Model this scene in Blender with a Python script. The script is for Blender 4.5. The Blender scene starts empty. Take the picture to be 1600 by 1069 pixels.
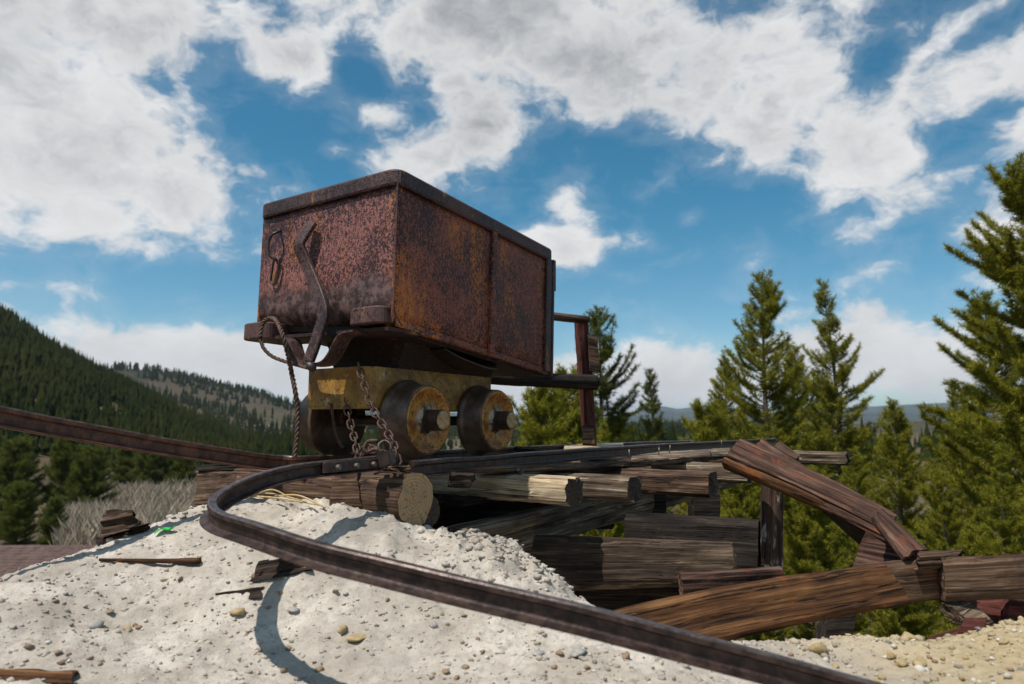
import bpy, bmesh, math, random
import numpy as np
from mathutils import Vector, Matrix, noise as mnoise

# ------------------------------------------------------------------ camera, sky, sun, exposure
SC = bpy.context.scene
COL = SC.collection
F = 1067.0                       # focal length in photo pixels (1600 wide) = 24 mm
PITCH = math.atan((660 - 534.5) / F)
cam_d = bpy.data.cameras.new('camera'); cam = bpy.data.objects.new('camera', cam_d); COL.objects.link(cam)
cam_d.lens = 36 * F / 1600; cam_d.sensor_width = 36; cam_d.clip_start = 0.05; cam_d.clip_end = 30000
cam.location = (0, 0, 0); cam.rotation_euler = (math.pi / 2 + PITCH, 0, 0)
cam_d.dof.use_dof = True; cam_d.dof.focus_distance = 2.75; cam_d.dof.aperture_fstop = 3.2
SC.camera = cam
SC.view_settings.view_transform = 'Standard'; SC.view_settings.look = 'None'
SC.view_settings.gamma = 1.0; SC.view_settings.exposure = -0.1; SC.view_settings.use_curve_mapping = False
SUN = Vector((-0.35, -0.27, 0.897)).normalized()
sun_d = bpy.data.lights.new('sun', 'SUN'); sun = bpy.data.objects.new('sun', sun_d); COL.objects.link(sun)
sun_d.energy = 5.0; sun_d.angle = math.radians(0.5); sun_d.color = (1.0, 0.95, 0.88)
sun.rotation_euler = SUN.to_track_quat('Z', 'Y').to_euler()
SKY_STRENGTH = 0.102

class NT:
    """small helper to write node trees"""
    def __init__(s, tree): s.t = tree; s.L = tree.links.new
    def n(s, typ, ins=None, **kw):
        nd = s.t.nodes.new(typ)
        for k, v in kw.items(): setattr(nd, k, v)
        for k, v in (ins or {}).items():
            if isinstance(v, bpy.types.NodeSocket): s.L(v, nd.inputs[k])
            else: nd.inputs[k].default_value = v
        return nd
    def m(s, op, a, b=None, c=None, clamp=False):
        nd = s.t.nodes.new('ShaderNodeMath'); nd.operation = op; nd.use_clamp = clamp
        for i, v in enumerate((a, b, c)):
            if v is None: continue
            if isinstance(v, bpy.types.NodeSocket): s.L(v, nd.inputs[i])
            else: nd.inputs[i].default_value = v
        return nd.outputs[0]
    def mr(s, v, a, b, c=0.0, d=1.0, smooth=True):
        nd = s.n('ShaderNodeMapRange', {0: v, 1: a, 2: b, 3: c, 4: d}); nd.clamp = True
        if smooth: nd.interpolation_type = 'SMOOTHSTEP'
        return nd.outputs[0]
    def mix(s, f, a, b, blend='MIX'):
        nd = s.t.nodes.new('ShaderNodeMix'); nd.data_type = 'RGBA'; nd.blend_type = blend
        for i, v in ((0, f), (6, a), (7, b)):
            if isinstance(v, bpy.types.NodeSocket): s.L(v, nd.inputs[i])
            else: nd.inputs[i].default_value = v if i == 0 else (*v, 1)[:4]
        return nd.outputs[2]
    def noise(s, vec, scale, detail=4, rough=0.55, dist=0.0, out=0):
        ins = {'Scale': scale, 'Detail': detail, 'Roughness': rough, 'Distortion': dist}
        if vec is not None: ins['Vector'] = vec
        return s.n('ShaderNodeTexNoise', ins).outputs[out]
    def scale(s, vec, xyz):
        return s.n('ShaderNodeMapping', {'Vector': vec, 'Scale': xyz}).outputs[0]

def px_dir(px, py):
    a = (px - 800) / F; b = (534.5 - py) / F
    return Vector((a, math.cos(PITCH) - b * math.sin(PITCH), math.sin(PITCH) + b * math.cos(PITCH)))
def at(px, py, Y):
    """world point seen at photo pixel (px,py), Y metres in front of the camera"""
    d = px_dir(px, py); return d * (Y / d.y)

def build_world():
    w = bpy.data.worlds.new('World'); SC.world = w; w.use_nodes = True
    t = w.node_tree; t.nodes.clear(); N = NT(t)
    sky = N.n('ShaderNodeTexSky'); sky.sky_type = 'NISHITA'; sky.sun_disc = False
    sky.sun_elevation = math.asin(SUN.z); sky.sun_rotation = math.atan2(SUN.x, SUN.y)
    sky.altitude = 1200; sky.air_density = 1.0; sky.dust_density = 0.8; sky.ozone_density = 1.5
    up_ = N.mr(N.n('ShaderNodeSeparateXYZ', {0: N.n('ShaderNodeTexCoord').outputs['Generated']}).outputs[2], 0.0, 0.35)
    blue = N.mix(1.0, sky.outputs[0], N.mix(up_, (0.95, 1.18, 1.16), (0.36, 1.06, 1.12)), 'MULTIPLY')
    dirv = N.n('ShaderNodeTexCoord').outputs['Generated']
    sep = N.n('ShaderNodeSeparateXYZ', {0: dirv})
    az = N.m('ARCTAN2', sep.outputs[0], sep.outputs[1]); el = N.m('ARCSINE', sep.outputs[2])
    # domain warped noise for billowing edges; height stretched so clouds flatten towards the horizon
    elc = N.m('MAXIMUM', el, 0.02)
    wv = N.n('ShaderNodeCombineXYZ', {0: az, 1: N.m('MULTIPLY', el, 1.5), 2: 0.0}).outputs[0]
    d3 = N.n('ShaderNodeVectorMath', {0: dirv, 1: (1, 1, 1.5)}, operation='MULTIPLY').outputs[0]
    def warp(v, k, amt):
        return N.n('ShaderNodeVectorMath', {0: v, 1: N.n('ShaderNodeVectorMath', {0: N.n('ShaderNodeVectorMath', {0: N.noise(v, k, 4, .6, 0, 1), 1: (.5, .5, .5)}, operation='SUBTRACT').outputs[0], 1: (amt, amt, amt)}, operation='MULTIPLY').outputs[0]}, operation='ADD').outputs[0]
    dw = warp(d3, 7.0, .10)
    big = N.noise(dw, 5.5, 3, .5)
    fine = N.noise(dw, 16.0, 10, .60, .2)
    sunward = N.n('ShaderNodeVectorMath', {0: dw, 1: (-.022, -.004, .034)}, operation='ADD').outputs[0]
    relief = N.m('SUBTRACT', N.noise(dw, 8.0, 6, .55), N.noise(sunward, 8.0, 6, .55))
    # cloud banks of this sky: centre (as seen direction), half sizes, tilt, strength
    def ae(px, py):
        d = px_dir(px, py).normalized(); return math.atan2(d.x, d.y), math.asin(d.z)
    banks = [ # px, py, half w, half h, tilt deg, strength
        (130, 245, 250, 175, 8, 1.15), (265, 290, 120, 110, 0, .75), (180, 370, 110, 40, 0, .5), (20, 150, 190, 150, 0, .6), (-60, 380, 90, 45, 0, .5),
        (180, 30, 420, 95, 0, .8), (-150, 60, 300, 160, 0, .7), (760, 20, 360, 130, 0, .85), (980, 90, 330, 120, 6, .8), (1180, 130, 260, 130, 12, .7),
        (1350, 260, 130, 120, 10, .85), (1180, 215, 120, 60, 15, .5), (1230, 90, 250, 120, 0, .6), (1490, 140, 200, 85, -12, .75), (1590, 40, 190, 30, -18, .35), (1600, 120, 120, 70, 0, .6), (1700, 190, 200, 80, 0, .6),
        (460, 90, 90, 62, -20, .8), (385, 105, 45, 25, 10, .45), (598, 180, 42, 28, 0, .62), (670, 245, 130, 60, -14, .8), (765, 200, 95, 80, -30, .75), (525, 237, 30, 17, 0, .5), (715, 140, 70, 45, 0, .55), (530, 160, 40, 25, 0, .25),
        (885, 385, 80, 58, 0, .8), (880, 325, 38, 45, 0, .5), (990, 378, 58, 24, 0, .55), (1077, 342, 28, 20, -20, .38), (822, 375, 50, 40, 0, .4),
        (250, 565, 190, 58, 0, 1.0), (420, 560, 180, 60, 0, .95), (170, 535, 80, 25, 0, .4), (600, 600, 250, 60, 0, .9), (860, 610, 250, 70, 0, .9), (1060, 590, 180, 70, 0, .9), (1110, 535, 55, 22, 0, .35),
        (1350, 560, 200, 75, 0, .85), (1230, 490, 60, 30, 0, .3), (1370, 490, 75, 28, 0, .4), (1345, 430, 80, 28, -15, .27), (1470, 450, 90, 40, 0, .25), (1560, 370, 80, 70, 0, .6), (1600, 580, 200, 90, 0, .8), (1800, 480, 160, 200, 0, .6), (-250, 500, 300, 90, 0, .6),
        (1375, 105, 45, 55, 25, -.4), (1450, 180, 35, 45, 0, -.3), (1555, 45, 100, 22, -15, -.45), (1545, 185, 75, 26, -10, -.5), (560, 105, 60, 50, 20, -.55), (335, 90, 60, 55, 0, -.5), (440, 200, 110, 60, 0, -.5), (960, 235, 150, 40, 5, -.45), (1180, 330, 150, 50, 0, -.4), (250, 430, 300, 30, 0, -.4)]
    acc = None
    for (px, py, hw, hh, tilt, st) in banks:
        a0, e0 = ae(px, py)
        sx = 1 / (hw * 1.05 / F * 0.92); sy = 1 / (hh * 1.05 / F * 0.95)
        dx = N.m('SUBTRACT', az, a0); dy = N.m('SUBTRACT', el, e0)
        if tilt:
            c, s_ = math.cos(math.radians(-tilt)), math.sin(math.radians(-tilt))
            dx, dy = N.m('MULTIPLY_ADD', dy, s_, N.m('MULTIPLY', dx, c)), N.m('MULTIPLY_ADD', dy, c, N.m('MULTIPLY', dx, -s_))
        dx = N.m('MULTIPLY', dx, sx); dy = N.m('MULTIPLY', dy, sy)
        q = N.m('SQRT', N.m('MULTIPLY_ADD', dx, dx, N.m('MULTIPLY', dy, dy)))
        g = N.mr(q, 0.0, 1.35, st, 0.0)
        if st < 0: acc = N.m('ADD', acc, g); continue
        acc = g if acc is None else N.m('MAXIMUM', acc, N.m('ADD', g, N.m('MULTIPLY', acc, 0.35)))
    # the same kind of broken cloud all round the rest of the sky
    around = N.mr(N.m('SQRT', N.m('MULTIPLY_ADD', az, az, N.m('MULTIPLY', N.m('SUBTRACT', el, .2), N.m('SUBTRACT', el, .2)))), 0.72, 1.0, 0.0, 0.26)
    dens = N.m('ADD', acc, around)
    dens = N.m('MULTIPLY_ADD', N.m('SUBTRACT', big, 0.5), 0.9, dens)
    dens = N.m('MULTIPLY_ADD', N.m('SUBTRACT', fine, 0.5), 1.55, dens)
    alpha = N.mr(dens, 0.14, 0.68)
    alpha = N.m('MAXIMUM', alpha, N.mr(dens, -0.15, 0.35, 0, 0.12))
    # thick parts turn grey, more so high overhead where one looks at the cloud's underside
    thick = N.mr(N.m('MULTIPLY_ADD', N.m('SUBTRACT', N.noise(d3, 2.6, 3, 0.5), 0.5), 1.1, dens), 0.50, 1.50)
    under = N.mr(el, 0.08, 0.45, 0.20, 1.0)
    grey = N.m('MULTIPLY', thick, under)
    ccol = N.mix(grey, (0.93, 0.935, 0.94), (0.40, 0.425, 0.46))
    lit = N.mr(relief, -0.16, 0.16, 0.91, 1.08, False)
    ccol = N.n('ShaderNodeVectorMath', {0: ccol, 3: lit}, operation='SCALE').outputs[0]
    b1 = N.n('ShaderNodeBackground', {'Color': blue, 'Strength': SKY_STRENGTH})
    b2 = N.n('ShaderNodeBackground', {'Color': ccol, 'Strength': 0.88})
    mx = N.n('ShaderNodeMixShader', {0: alpha, 1: b1.outputs[0], 2: b2.outputs[0]})
    out = N.n('ShaderNodeOutputWorld', {0: mx.outputs[0]})
    w.cycles.sampling_method = 'MANUAL'; w.cycles.sample_map_resolution = 512
build_world()

# ------------------------------------------------------------------ helpers
rnd = random.Random(7)
def link(name, me, mat=None, parent=None):
    o = bpy.data.objects.new(name, me); COL.objects.link(o)
    if mat is not None and me is not None and not me.materials: me.materials.append(mat)
    if parent is not None: o.parent = parent; o.matrix_parent_inverse = world_of(parent).inverted()
    return o
def world_of(o):
    """world matrix without waiting for the dependency graph; every mesh is placed in world space"""
    return o.matrix_basis.copy() if o.parent is None else world_of(o.parent) @ o.matrix_parent_inverse @ o.matrix_basis
def tag(o, label=None, cat=None, group=None, kind=None):
    if label: o['label'] = label
    if cat: o['category'] = cat
    if group: o['group'] = group
    if kind: o['kind'] = kind
    return o
def empty(name, loc, label, cat, group=None):
    o = bpy.data.objects.new(name, None); COL.objects.link(o); o.location = loc; o.empty_display_size = .05
    return tag(o, label, cat, group)
def mesh(name, V, Fc, smooth=False):
    me = bpy.data.meshes.new(name); me.from_pydata([tuple(v) for v in V], [], Fc); me.update()
    if smooth: me.polygons.foreach_set('use_smooth', [True] * len(me.polygons))
    return me
def mesh_np(name, V, T, smooth=False):
    """fast mesh from (n,3) vertices and (m,3|4) faces"""
    V = np.asarray(V, dtype=np.float32); T = np.asarray(T, dtype=np.int32); k = T.shape[1]
    me = bpy.data.meshes.new(name)
    me.vertices.add(len(V)); me.vertices.foreach_set('co', V.ravel())
    me.loops.add(T.size); me.loops.foreach_set('vertex_index', T.ravel())
    me.polygons.add(len(T)); me.polygons.foreach_set('loop_start', np.arange(0, T.size, k, dtype=np.int32))
    try: me.polygons.foreach_set('loop_total', np.full(len(T), k, dtype=np.int32))
    except Exception: pass
    me.update(calc_edges=True); me.validate()
    if smooth: me.polygons.foreach_set('use_smooth', [True] * len(T))
    return me
def frame(o, origin, xdir, zdir):
    """put o at origin with local X along xdir and local Z near zdir"""
    x = Vector(xdir).normalized(); z = Vector(zdir); y = z.cross(x).normalized(); z = x.cross(y).normalized()
    o.matrix_basis = Matrix(((x.x, y.x, z.x, origin[0]), (x.y, y.y, z.y, origin[1]), (x.z, y.z, z.z, origin[2]), (0, 0, 0, 1)))
    return o
def catmull(pts, n=8):
    P = [Vector(p) for p in pts]; P = [2 * P[0] - P[1]] + P + [2 * P[-1] - P[-2]]; out = []
    for i in range(1, len(P) - 2):
        for k in range(n):
            t = k / n; a, b, c, d = P[i - 1], P[i], P[i + 1], P[i + 2]
            out.append(.5 * ((2 * b) + (c - a) * t + (2 * a - 5 * b + 4 * c - d) * t * t + (3 * b - a - 3 * c + d) * t ** 3))
    out.append(P[-2]); return out
def sweep(path, prof, up=Vector((0, 0, 1)), closed=True, cap=True, scale=None):
    """sweep a 2D profile (lateral, up) along a 3D path; up: vector or list of vectors"""
    V, Fc = [], []; n = len(prof); m = len(path)
    for i, p in enumerate(path):
        t = (path[min(i + 1, m - 1)] - path[max(i - 1, 0)]).normalized()
        u = up[i] if isinstance(up, list) else up
        l = t.cross(u).normalized(); u2 = l.cross(t).normalized(); s = scale[i] if scale else 1.0
        for (a, b) in prof: V.append(p + l * a * s + u2 * b * s)
    for i in range(m - 1):
        for k in range(n):
            Fc.append((i * n + k, i * n + (k + 1) % n, (i + 1) * n + (k + 1) % n, (i + 1) * n + k))
    if cap: Fc.append(tuple(range(n))[::-1]); Fc.append(tuple(range((m - 1) * n, m * n)))
    return V, Fc
def circ(r, n=10): return [(r * math.cos(2 * math.pi * k / n), r * math.sin(2 * math.pi * k / n)) for k in range(n)]
def tube_mesh(name, path, r, n=10, scale=None, smooth=True):
    p = [Vector(q) for q in path]; t = p[-1] - p[0]
    up = Vector((0.31, 0.17, .93)) if abs(t.normalized().z) < .8 else Vector((.93, .2, .1))
    V, Fc = sweep(p, circ(r, n), up, scale=scale); return mesh(name, V, Fc, smooth)
def rnoise(x, y, z): return mnoise.noise(Vector((x, y, z)))
def recenter(o):
    """move a mesh object's origin to the centre of its own bottom (mesh was built in world space)"""
    me = o.data; n = len(me.vertices); a = np.empty(n * 3); me.vertices.foreach_get('co', a); a = a.reshape(-1, 3)
    c = np.array([(a[:, 0].min() + a[:, 0].max()) / 2, (a[:, 1].min() + a[:, 1].max()) / 2, a[:, 2].min()])
    me.vertices.foreach_set('co', (a - c).ravel()); o.location = c; me.update(); return o

# ------------------------------------------------------------------ materials
def mat(name):
    m = bpy.data.materials.new(name); m.use_nodes = True; t = m.node_tree; t.nodes.clear(); N = NT(t)
    out = N.n('ShaderNodeOutputMaterial'); b = N.n('ShaderNodeBsdfPrincipled'); t.links.new(b.outputs[0], out.inputs[0])
    return m, N, b
def setp(N, b, **kw):
    for k, v in kw.items():
        k = k.replace('_', ' ')
        if isinstance(v, bpy.types.NodeSocket): N.L(v, b.inputs[k])
        else: b.inputs[k].default_value = (*v, 1) if isinstance(v, tuple) and len(v) == 3 and k.endswith('Color') else v
def bump(N, b, h, strength, dist):
    bn = N.n('ShaderNodeBump', {'Strength': strength, 'Distance': dist, 'Height': h}); N.L(bn.outputs[0], b.inputs['Normal'])

def rust_mat(name, pale, orange, dark, orange_amt, dark_amt, gloss=0.5, yellow=0.0, foot=False):
    m, N, b = mat(name); co = N.n('ShaderNodeTexCoord').outputs['Object']
    streak = N.scale(co, (1, 1, 0.35))
    patch = N.noise(streak, 7, 6, 0.62, 0.6)
    patch2 = N.noise(co, 2.6, 4, 0.6)
    ora = N.mr(N.m('ADD', patch, N.m('MULTIPLY', N.m('SUBTRACT', patch2, .5), .5)), 0.62 - orange_amt, 0.76 - orange_amt)
    base = N.mix(ora, pale, orange)
    base = N.mix(N.mr(N.noise(streak, 12, 5, .65, .5), .60, .70, 0, 0.9), base, (0.50, 0.20, 0.035))   # bright ochre runs
    base = N.mix(N.mr(N.noise(co, 30, 4, .6), .35, .7, 0, .5), base, N.mix(.5, base, dark))
    spk = N.noise(co, 165, 4, 0.75)
    spk2 = N.noise(N.scale(co, (1, 1, .6)), 88, 6, 0.74)
    sz = N.noise(co, 3.4, 4, .6)
    thr = N.m('MULTIPLY_ADD', N.m('SUBTRACT', sz, .5), 0.26, 0.53 - dark_amt)
    s = N.m('SUBTRACT', N.m('MULTIPLY_ADD', spk2, .45, N.m('MULTIPLY', spk, .55)), thr)
    sp = N.mr(s, -0.02, 0.012)
    colr = N.mix(N.m('MULTIPLY', sp, .93), base, dark)
    stain = N.mr(N.noise(N.scale(co, (1, 1, .3)), 4.2, 6, .65, 1.2), .60, .72, 0, .7)
    colr = N.mix(stain, colr, N.mix(.75, colr, dark))
    if foot:   # dull scoured grey-brown band low on the panel
        zz = N.n('ShaderNodeSeparateXYZ', {0: co}).outputs[2]
        fz = N.mr(N.m('MULTIPLY_ADD', N.m('SUBTRACT', N.noise(co, 9, 5, .65), .5), .18, zz), .50, .57, .9, 0)
        grey = N.mix(N.mr(N.noise(co, 26, 5, .7), .42, .62), (.028, .016, .015), (.17, .105, .098))
        colr = N.mix(fz, colr, grey)
    setp(N, b, Base_Color=colr, Roughness=N.mr(sp, 0, 1, .62, gloss), Metallic=0.12, Specular_IOR_Level=.45)
    bump(N, b, N.m('ADD', N.m('MULTIPLY', sp, -.5), N.m('MULTIPLY', spk2, .8)), 0.55, 0.0025)
    return m
M = {}
M['rust_front'] = rust_mat('rust_front', (.36, .135, .110), (.48, .15, .048), (.014, .005, .006), .04, .035, .40, foot=True)
M['rust_side'] = rust_mat('rust_side', (.34, .100, .058), (.62, .19, .035), (.015, .005, .004), .10, .025, .48)
M['rust_dark'] = rust_mat('rust_dark', (.130, .062, .052), (.15, .055, .03), (.018, .010, .010), -.02, .03, .45)
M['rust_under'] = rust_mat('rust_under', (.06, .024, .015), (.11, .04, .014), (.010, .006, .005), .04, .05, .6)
M['chain'] = rust_mat('chain_rust', (.12, .06, .04), (.2, .085, .04), (.03, .018, .015), .03, .0, .6)
def yellow_mat():
    m, N, b = mat('ochre_paint'); co = N.n('ShaderNodeTexCoord').outputs['Object']
    p = N.noise(co, 9, 6, .65, .5); c = N.mix(N.mr(p, .4, .62), (.20, .095, .016), (.36, .20, .035))
    c = N.mix(N.mr(N.noise(co, 16, 6, .7, .4), .58, .68), c, (.42, .34, .2))
    c = N.mix(N.mr(N.noise(co, 75, 5, .7), .56, .63), c, (.04, .02, .012))
    c = N.mix(N.mr(N.noise(N.scale(co, (1, 1, .35)), 11, 5, .65), .56, .70, 0, .8), c, (.10, .038, .012))
    setp(N, b, Base_Color=c, Roughness=.55); bump(N, b, N.noise(co, 60, 6, .7), .35, .002); return m
M['ochre'] = yellow_mat()
def wheel_mat():
    m, N, b = mat('wheel_face_rust'); co = N.n('ShaderNodeTexCoord').outputs['Object']
    sp = N.n('ShaderNodeSeparateXYZ', {0: co}); r = N.m('SQRT', N.m('MULTIPLY_ADD', sp.outputs[1], sp.outputs[1], N.m('MULTIPLY', sp.outputs[2], sp.outputs[2])))
    p = N.noise(co, 26, 6, .68, .5)
    c = N.mix(N.mr(p, .38, .62), (.26, .085, .016), (.60, .27, .04))
    c = N.mix(N.mr(N.noise(co, 110, 5, .7), .52, .64), c, (.05, .025, .015))
    rr = N.m('MULTIPLY_ADD', N.m('SUBTRACT', N.noise(co, 22, 5, .7), .5), .10, r)
    pale = N.m('MULTIPLY', N.mr(rr, .036, .052), N.mr(rr, .066, .082, 1, 0))
    c = N.mix(N.m('MULTIPLY', N.m('MULTIPLY', pale, N.mr(N.noise(co, 14, 3, .6), .4, .6)), .8), c, (.42, .37, .27))
    grease = N.mr(rr, .040, .058, 1, 0); c = N.mix(grease, c, (.014, .012, .012))
    setp(N, b, Base_Color=c, Roughness=.6); bump(N, b, N.noise(co, 70, 6, .7), .4, .002); return m
M['wheel'] = wheel_mat()
def simple_noise(name, c1, c2, sc, rough=.6, bs=.3, bd=.002, metal=0.0, c3=None):
    m, N, b = mat(name); co = N.n('ShaderNodeTexCoord').outputs['Object']
    p = N.noise(co, sc, 6, .65, .3); c = N.mix(N.mr(p, .35, .66), c1, c2)
    if c3: c = N.mix(N.mr(N.noise(co, sc * 3.1, 5, .7), .55, .66), c, c3)
    setp(N, b, Base_Color=c, Roughness=rough, Metallic=metal); bump(N, b, N.noise(co, sc * 3, 6, .7), bs, bd); return m
M['tread'] = simple_noise('wheel_tread', (.075, .043, .029), (.18, .115, .075), 10, .42, .25, .001, .35)
M['hub_end'] = simple_noise('hub_end', (.42, .34, .2), (.36, .15, .03), 45, .6, .5, .003, 0, (.1, .04, .015))
M['rail'] = simple_noise('rail_steel', (.018, .010, .0085), (.080, .045, .035), 34, .45, .9, .0022, .25, (.018, .010, .009))
M['rail_red'] = simple_noise('rail_steel_red', (.05, .022, .014), (.15, .06, .032), 30, .5, .9, .0022, .2, (.025, .012, .010))
M['rail_head'] = simple_noise('rail_head_worn_glint', (.050, .034, .030), (.15, .11, .10), 40, .36, .7, .0015, .45, (.03, .018, .015))  # worn rail head; the sky's pale highlight is also put into this colour
M['black_steel'] = simple_noise('black_steel', (.03, .022, .02), (.075, .05, .042), 30, .45, .5, .0015, .3)
M['bolt'] = simple_noise('bolt_steel', (.12, .09, .075), (.3, .25, .22), 60, .4, .3, .001, .5)
M['green_plastic'] = simple_noise('green_plastic', (.02, .45, .05), (.05, .6, .1), 30, .4)

def wood_mat(name, dark, mid, light, stain=None, stain_amt=0.0, gs=1.0, saw=0.0, crack=.5, blot_amt=.75):
    m, N, b = mat(name); tc = N.n('ShaderNodeTexCoord'); co = tc.outputs['Object']
    info = N.n('ShaderNodeObjectInfo').outputs['Random']
    co = N.n('ShaderNodeVectorMath', {0: co, 1: N.n('ShaderNodeCombineXYZ', {0: N.m('MULTIPLY', info, 37.), 1: N.m('MULTIPLY', info, 11.), 2: N.m('MULTIPLY', info, 5.)}).outputs[0]}, operation='ADD').outputs[0]
    wob = N.n('ShaderNodeVectorMath', {0: co, 1: N.n('ShaderNodeVectorMath', {0: N.noise(N.scale(co, (2, 6, 6)), 1.3, 3, .5, 0, 1), 1: (.0, .018, .018)}, operation='MULTIPLY').outputs[0]}, operation='ADD').outputs[0]
    g1 = N.noise(N.scale(wob, (1.2 * gs, 26 * gs, 26 * gs)), 1.6, 8, .62, .4)
    g2 = N.noise(N.scale(wob, (3 * gs, 150 * gs, 150 * gs)), 1.0, 5, .6)
    blot = N.noise(co, 4.5, 5, .6, .4)
    h = N.m('ADD', N.m('MULTIPLY', g1, .65), N.m('MULTIPLY', g2, .35))
    c = N.mix(N.mr(h, .38, .52), dark, mid); c = N.mix(N.mr(h, .50, .66), c, light)
    c = N.mix(N.mr(blot, .45, .7, 0, blot_amt), c, N.mix(.7, c, dark))
    if stain:
        c = N.mix(N.mr(N.m('ADD', N.noise(N.scale(co, (1, 2.5, 2.5)), 6, 6, .68, .6), N.m('MULTIPLY', g2, .15)), .66 - stain_amt, .78 - stain_amt, 0, .85), c, stain)
    ck = N.noise(N.scale(wob, (.7 * gs, 34 * gs, 34 * gs)), 1.0, 3, .5, .2)
    crk = N.mr(N.m('ABSOLUTE', N.m('SUBTRACT', ck, .56)), .0, .018, 1, 0)
    crk = N.m('MULTIPLY', crk, N.mr(N.noise(co, 5, 3, .5), .62 - crack * .3, .72 - crack * .3))
    c = N.mix(N.m('MULTIPLY', crk, .92), c, N.mix(.85, c, (.008, .006, .005)))
    hh = N.m('SUBTRACT', h, N.m('MULTIPLY', crk, .7))
    if saw:
        sx = N.n('ShaderNodeTexWave', {'Vector': N.scale(co, (1, .35, .35)), 'Scale': 85., 'Distortion': 2.5, 'Detail': 3., 'Detail Scale': 1.5}, wave_type='BANDS', bands_direction='X').outputs[1]
        hh = N.m('MULTIPLY_ADD', sx, saw, hh); c = N.mix(N.m('MULTIPLY', N.mr(sx, .0, .35, 1, 0), .35 * saw * 2), c, dark)
    setp(N, b, Base_Color=c, Roughness=.85, Specular_IOR_Level=.25)
    bump(N, b, hh, 1.0, .010); return m
M['wood_grey'] = wood_mat('weathered_grey_wood', (.026, .017, .011), (.150, .104, .068), (.48, .385, .27), crack=.8)
M['wood_pale'] = wood_mat('pale_split_wood', (.14, .09, .05), (.50, .38, .24), (.78, .65, .46), (.46, .25, .08), -.01, crack=.35, blot_amt=.3)
M['wood_brown'] = wood_mat('brown_timber', (.018, .010, .007), (.105, .060, .037), (.30, .195, .125), (.18, .07, .035), -.01, crack=.7)
M['wood_dark_shade'] = wood_mat('dark_shade_timber', (.007, .005, .004), (.024, .017, .013), (.075, .056, .041), crack=.8)  # near-black: deep shade under the platform is put into this wood colour
M['wood_red'] = wood_mat('red_stained_plank', (.030, .015, .011), (.145, .075, .050), (.33, .21, .15), (.26, .07, .034), .04, saw=.2, crack=.5)
M['wood_orange'] = wood_mat('orange_brown_plank', (.018, .009, .005), (.115, .048, .018), (.27, .135, .052), (.22, .07, .018), .03, saw=.1, crack=.8)
M['wood_paint'] = wood_mat('red_painted_post', (.028, .009, .007), (.10, .028, .020), (.17, .065, .05), (.17, .032, .024), .03, crack=.5)
M['wood_rot'] = wood_mat('rotten_wood', (.010, .007, .006), (.040, .025, .018), (.11, .065, .04), (.2, .08, .025), -.02, gs=1.6, crack=.9)
M['bark'] = wood_mat('bark_post', (.018, .011, .008), (.07, .042, .03), (.16, .1, .075), (.55, .5, .43), .07, crack=.9)
def end_mat(name, c1, c2, c3):
    m, N, b = mat(name); co = N.n('ShaderNodeTexCoord').outputs['Object']
    sp = N.n('ShaderNodeSeparateXYZ', {0: N.n('ShaderNodeVectorMath', {0: co, 1: N.n('ShaderNodeVectorMath', {0: N.noise(co, 12, 3, .5, 0, 1), 1: (.02, .02, .02)}, operation='MULTIPLY').outputs[0]}, operation='ADD').outputs[0]})
    r = N.m('SQRT', N.m('MULTIPLY_ADD', sp.outputs[1], sp.outputs[1], N.m('MULTIPLY', sp.outputs[2], sp.outputs[2])))
    ring = N.m('SINE', N.m('MULTIPLY', N.m('MULTIPLY_ADD', N.noise(co, 9, 3, .5), .012, r), 520)); an = N.m('ARCTAN2', sp.outputs[1], sp.outputs[2])
    chk = N.mr(N.noise(N.n('ShaderNodeCombineXYZ', {0: N.m('MULTIPLY', an, 2.2), 1: N.m('MULTIPLY', r, 6), 2: 0.}).outputs[0], 2.2, 3, .6), .58, .63)
    c = N.mix(N.mr(ring, -1, 1, 0, .5), c1, c2); c = N.mix(N.mr(N.noise(co, 7, 3, .5), .45, .68, 0, .7), c, c3); c = N.mix(N.m('MULTIPLY', chk, .55), c, (.03, .02, .014))
    setp(N, b, Base_Color=c, Roughness=.85); bump(N, b, N.m('SUBTRACT', N.m('MULTIPLY', ring, .2), chk), .7, .004); return m
M['end_log'] = end_mat('log_end_grain', (.44, .29, .15), (.24, .14, .065), (.33, .21, .11))
M['end_dark'] = end_mat('dark_end_grain', (.06, .038, .024), (.035, .022, .014), (.09, .055, .03))

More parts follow.
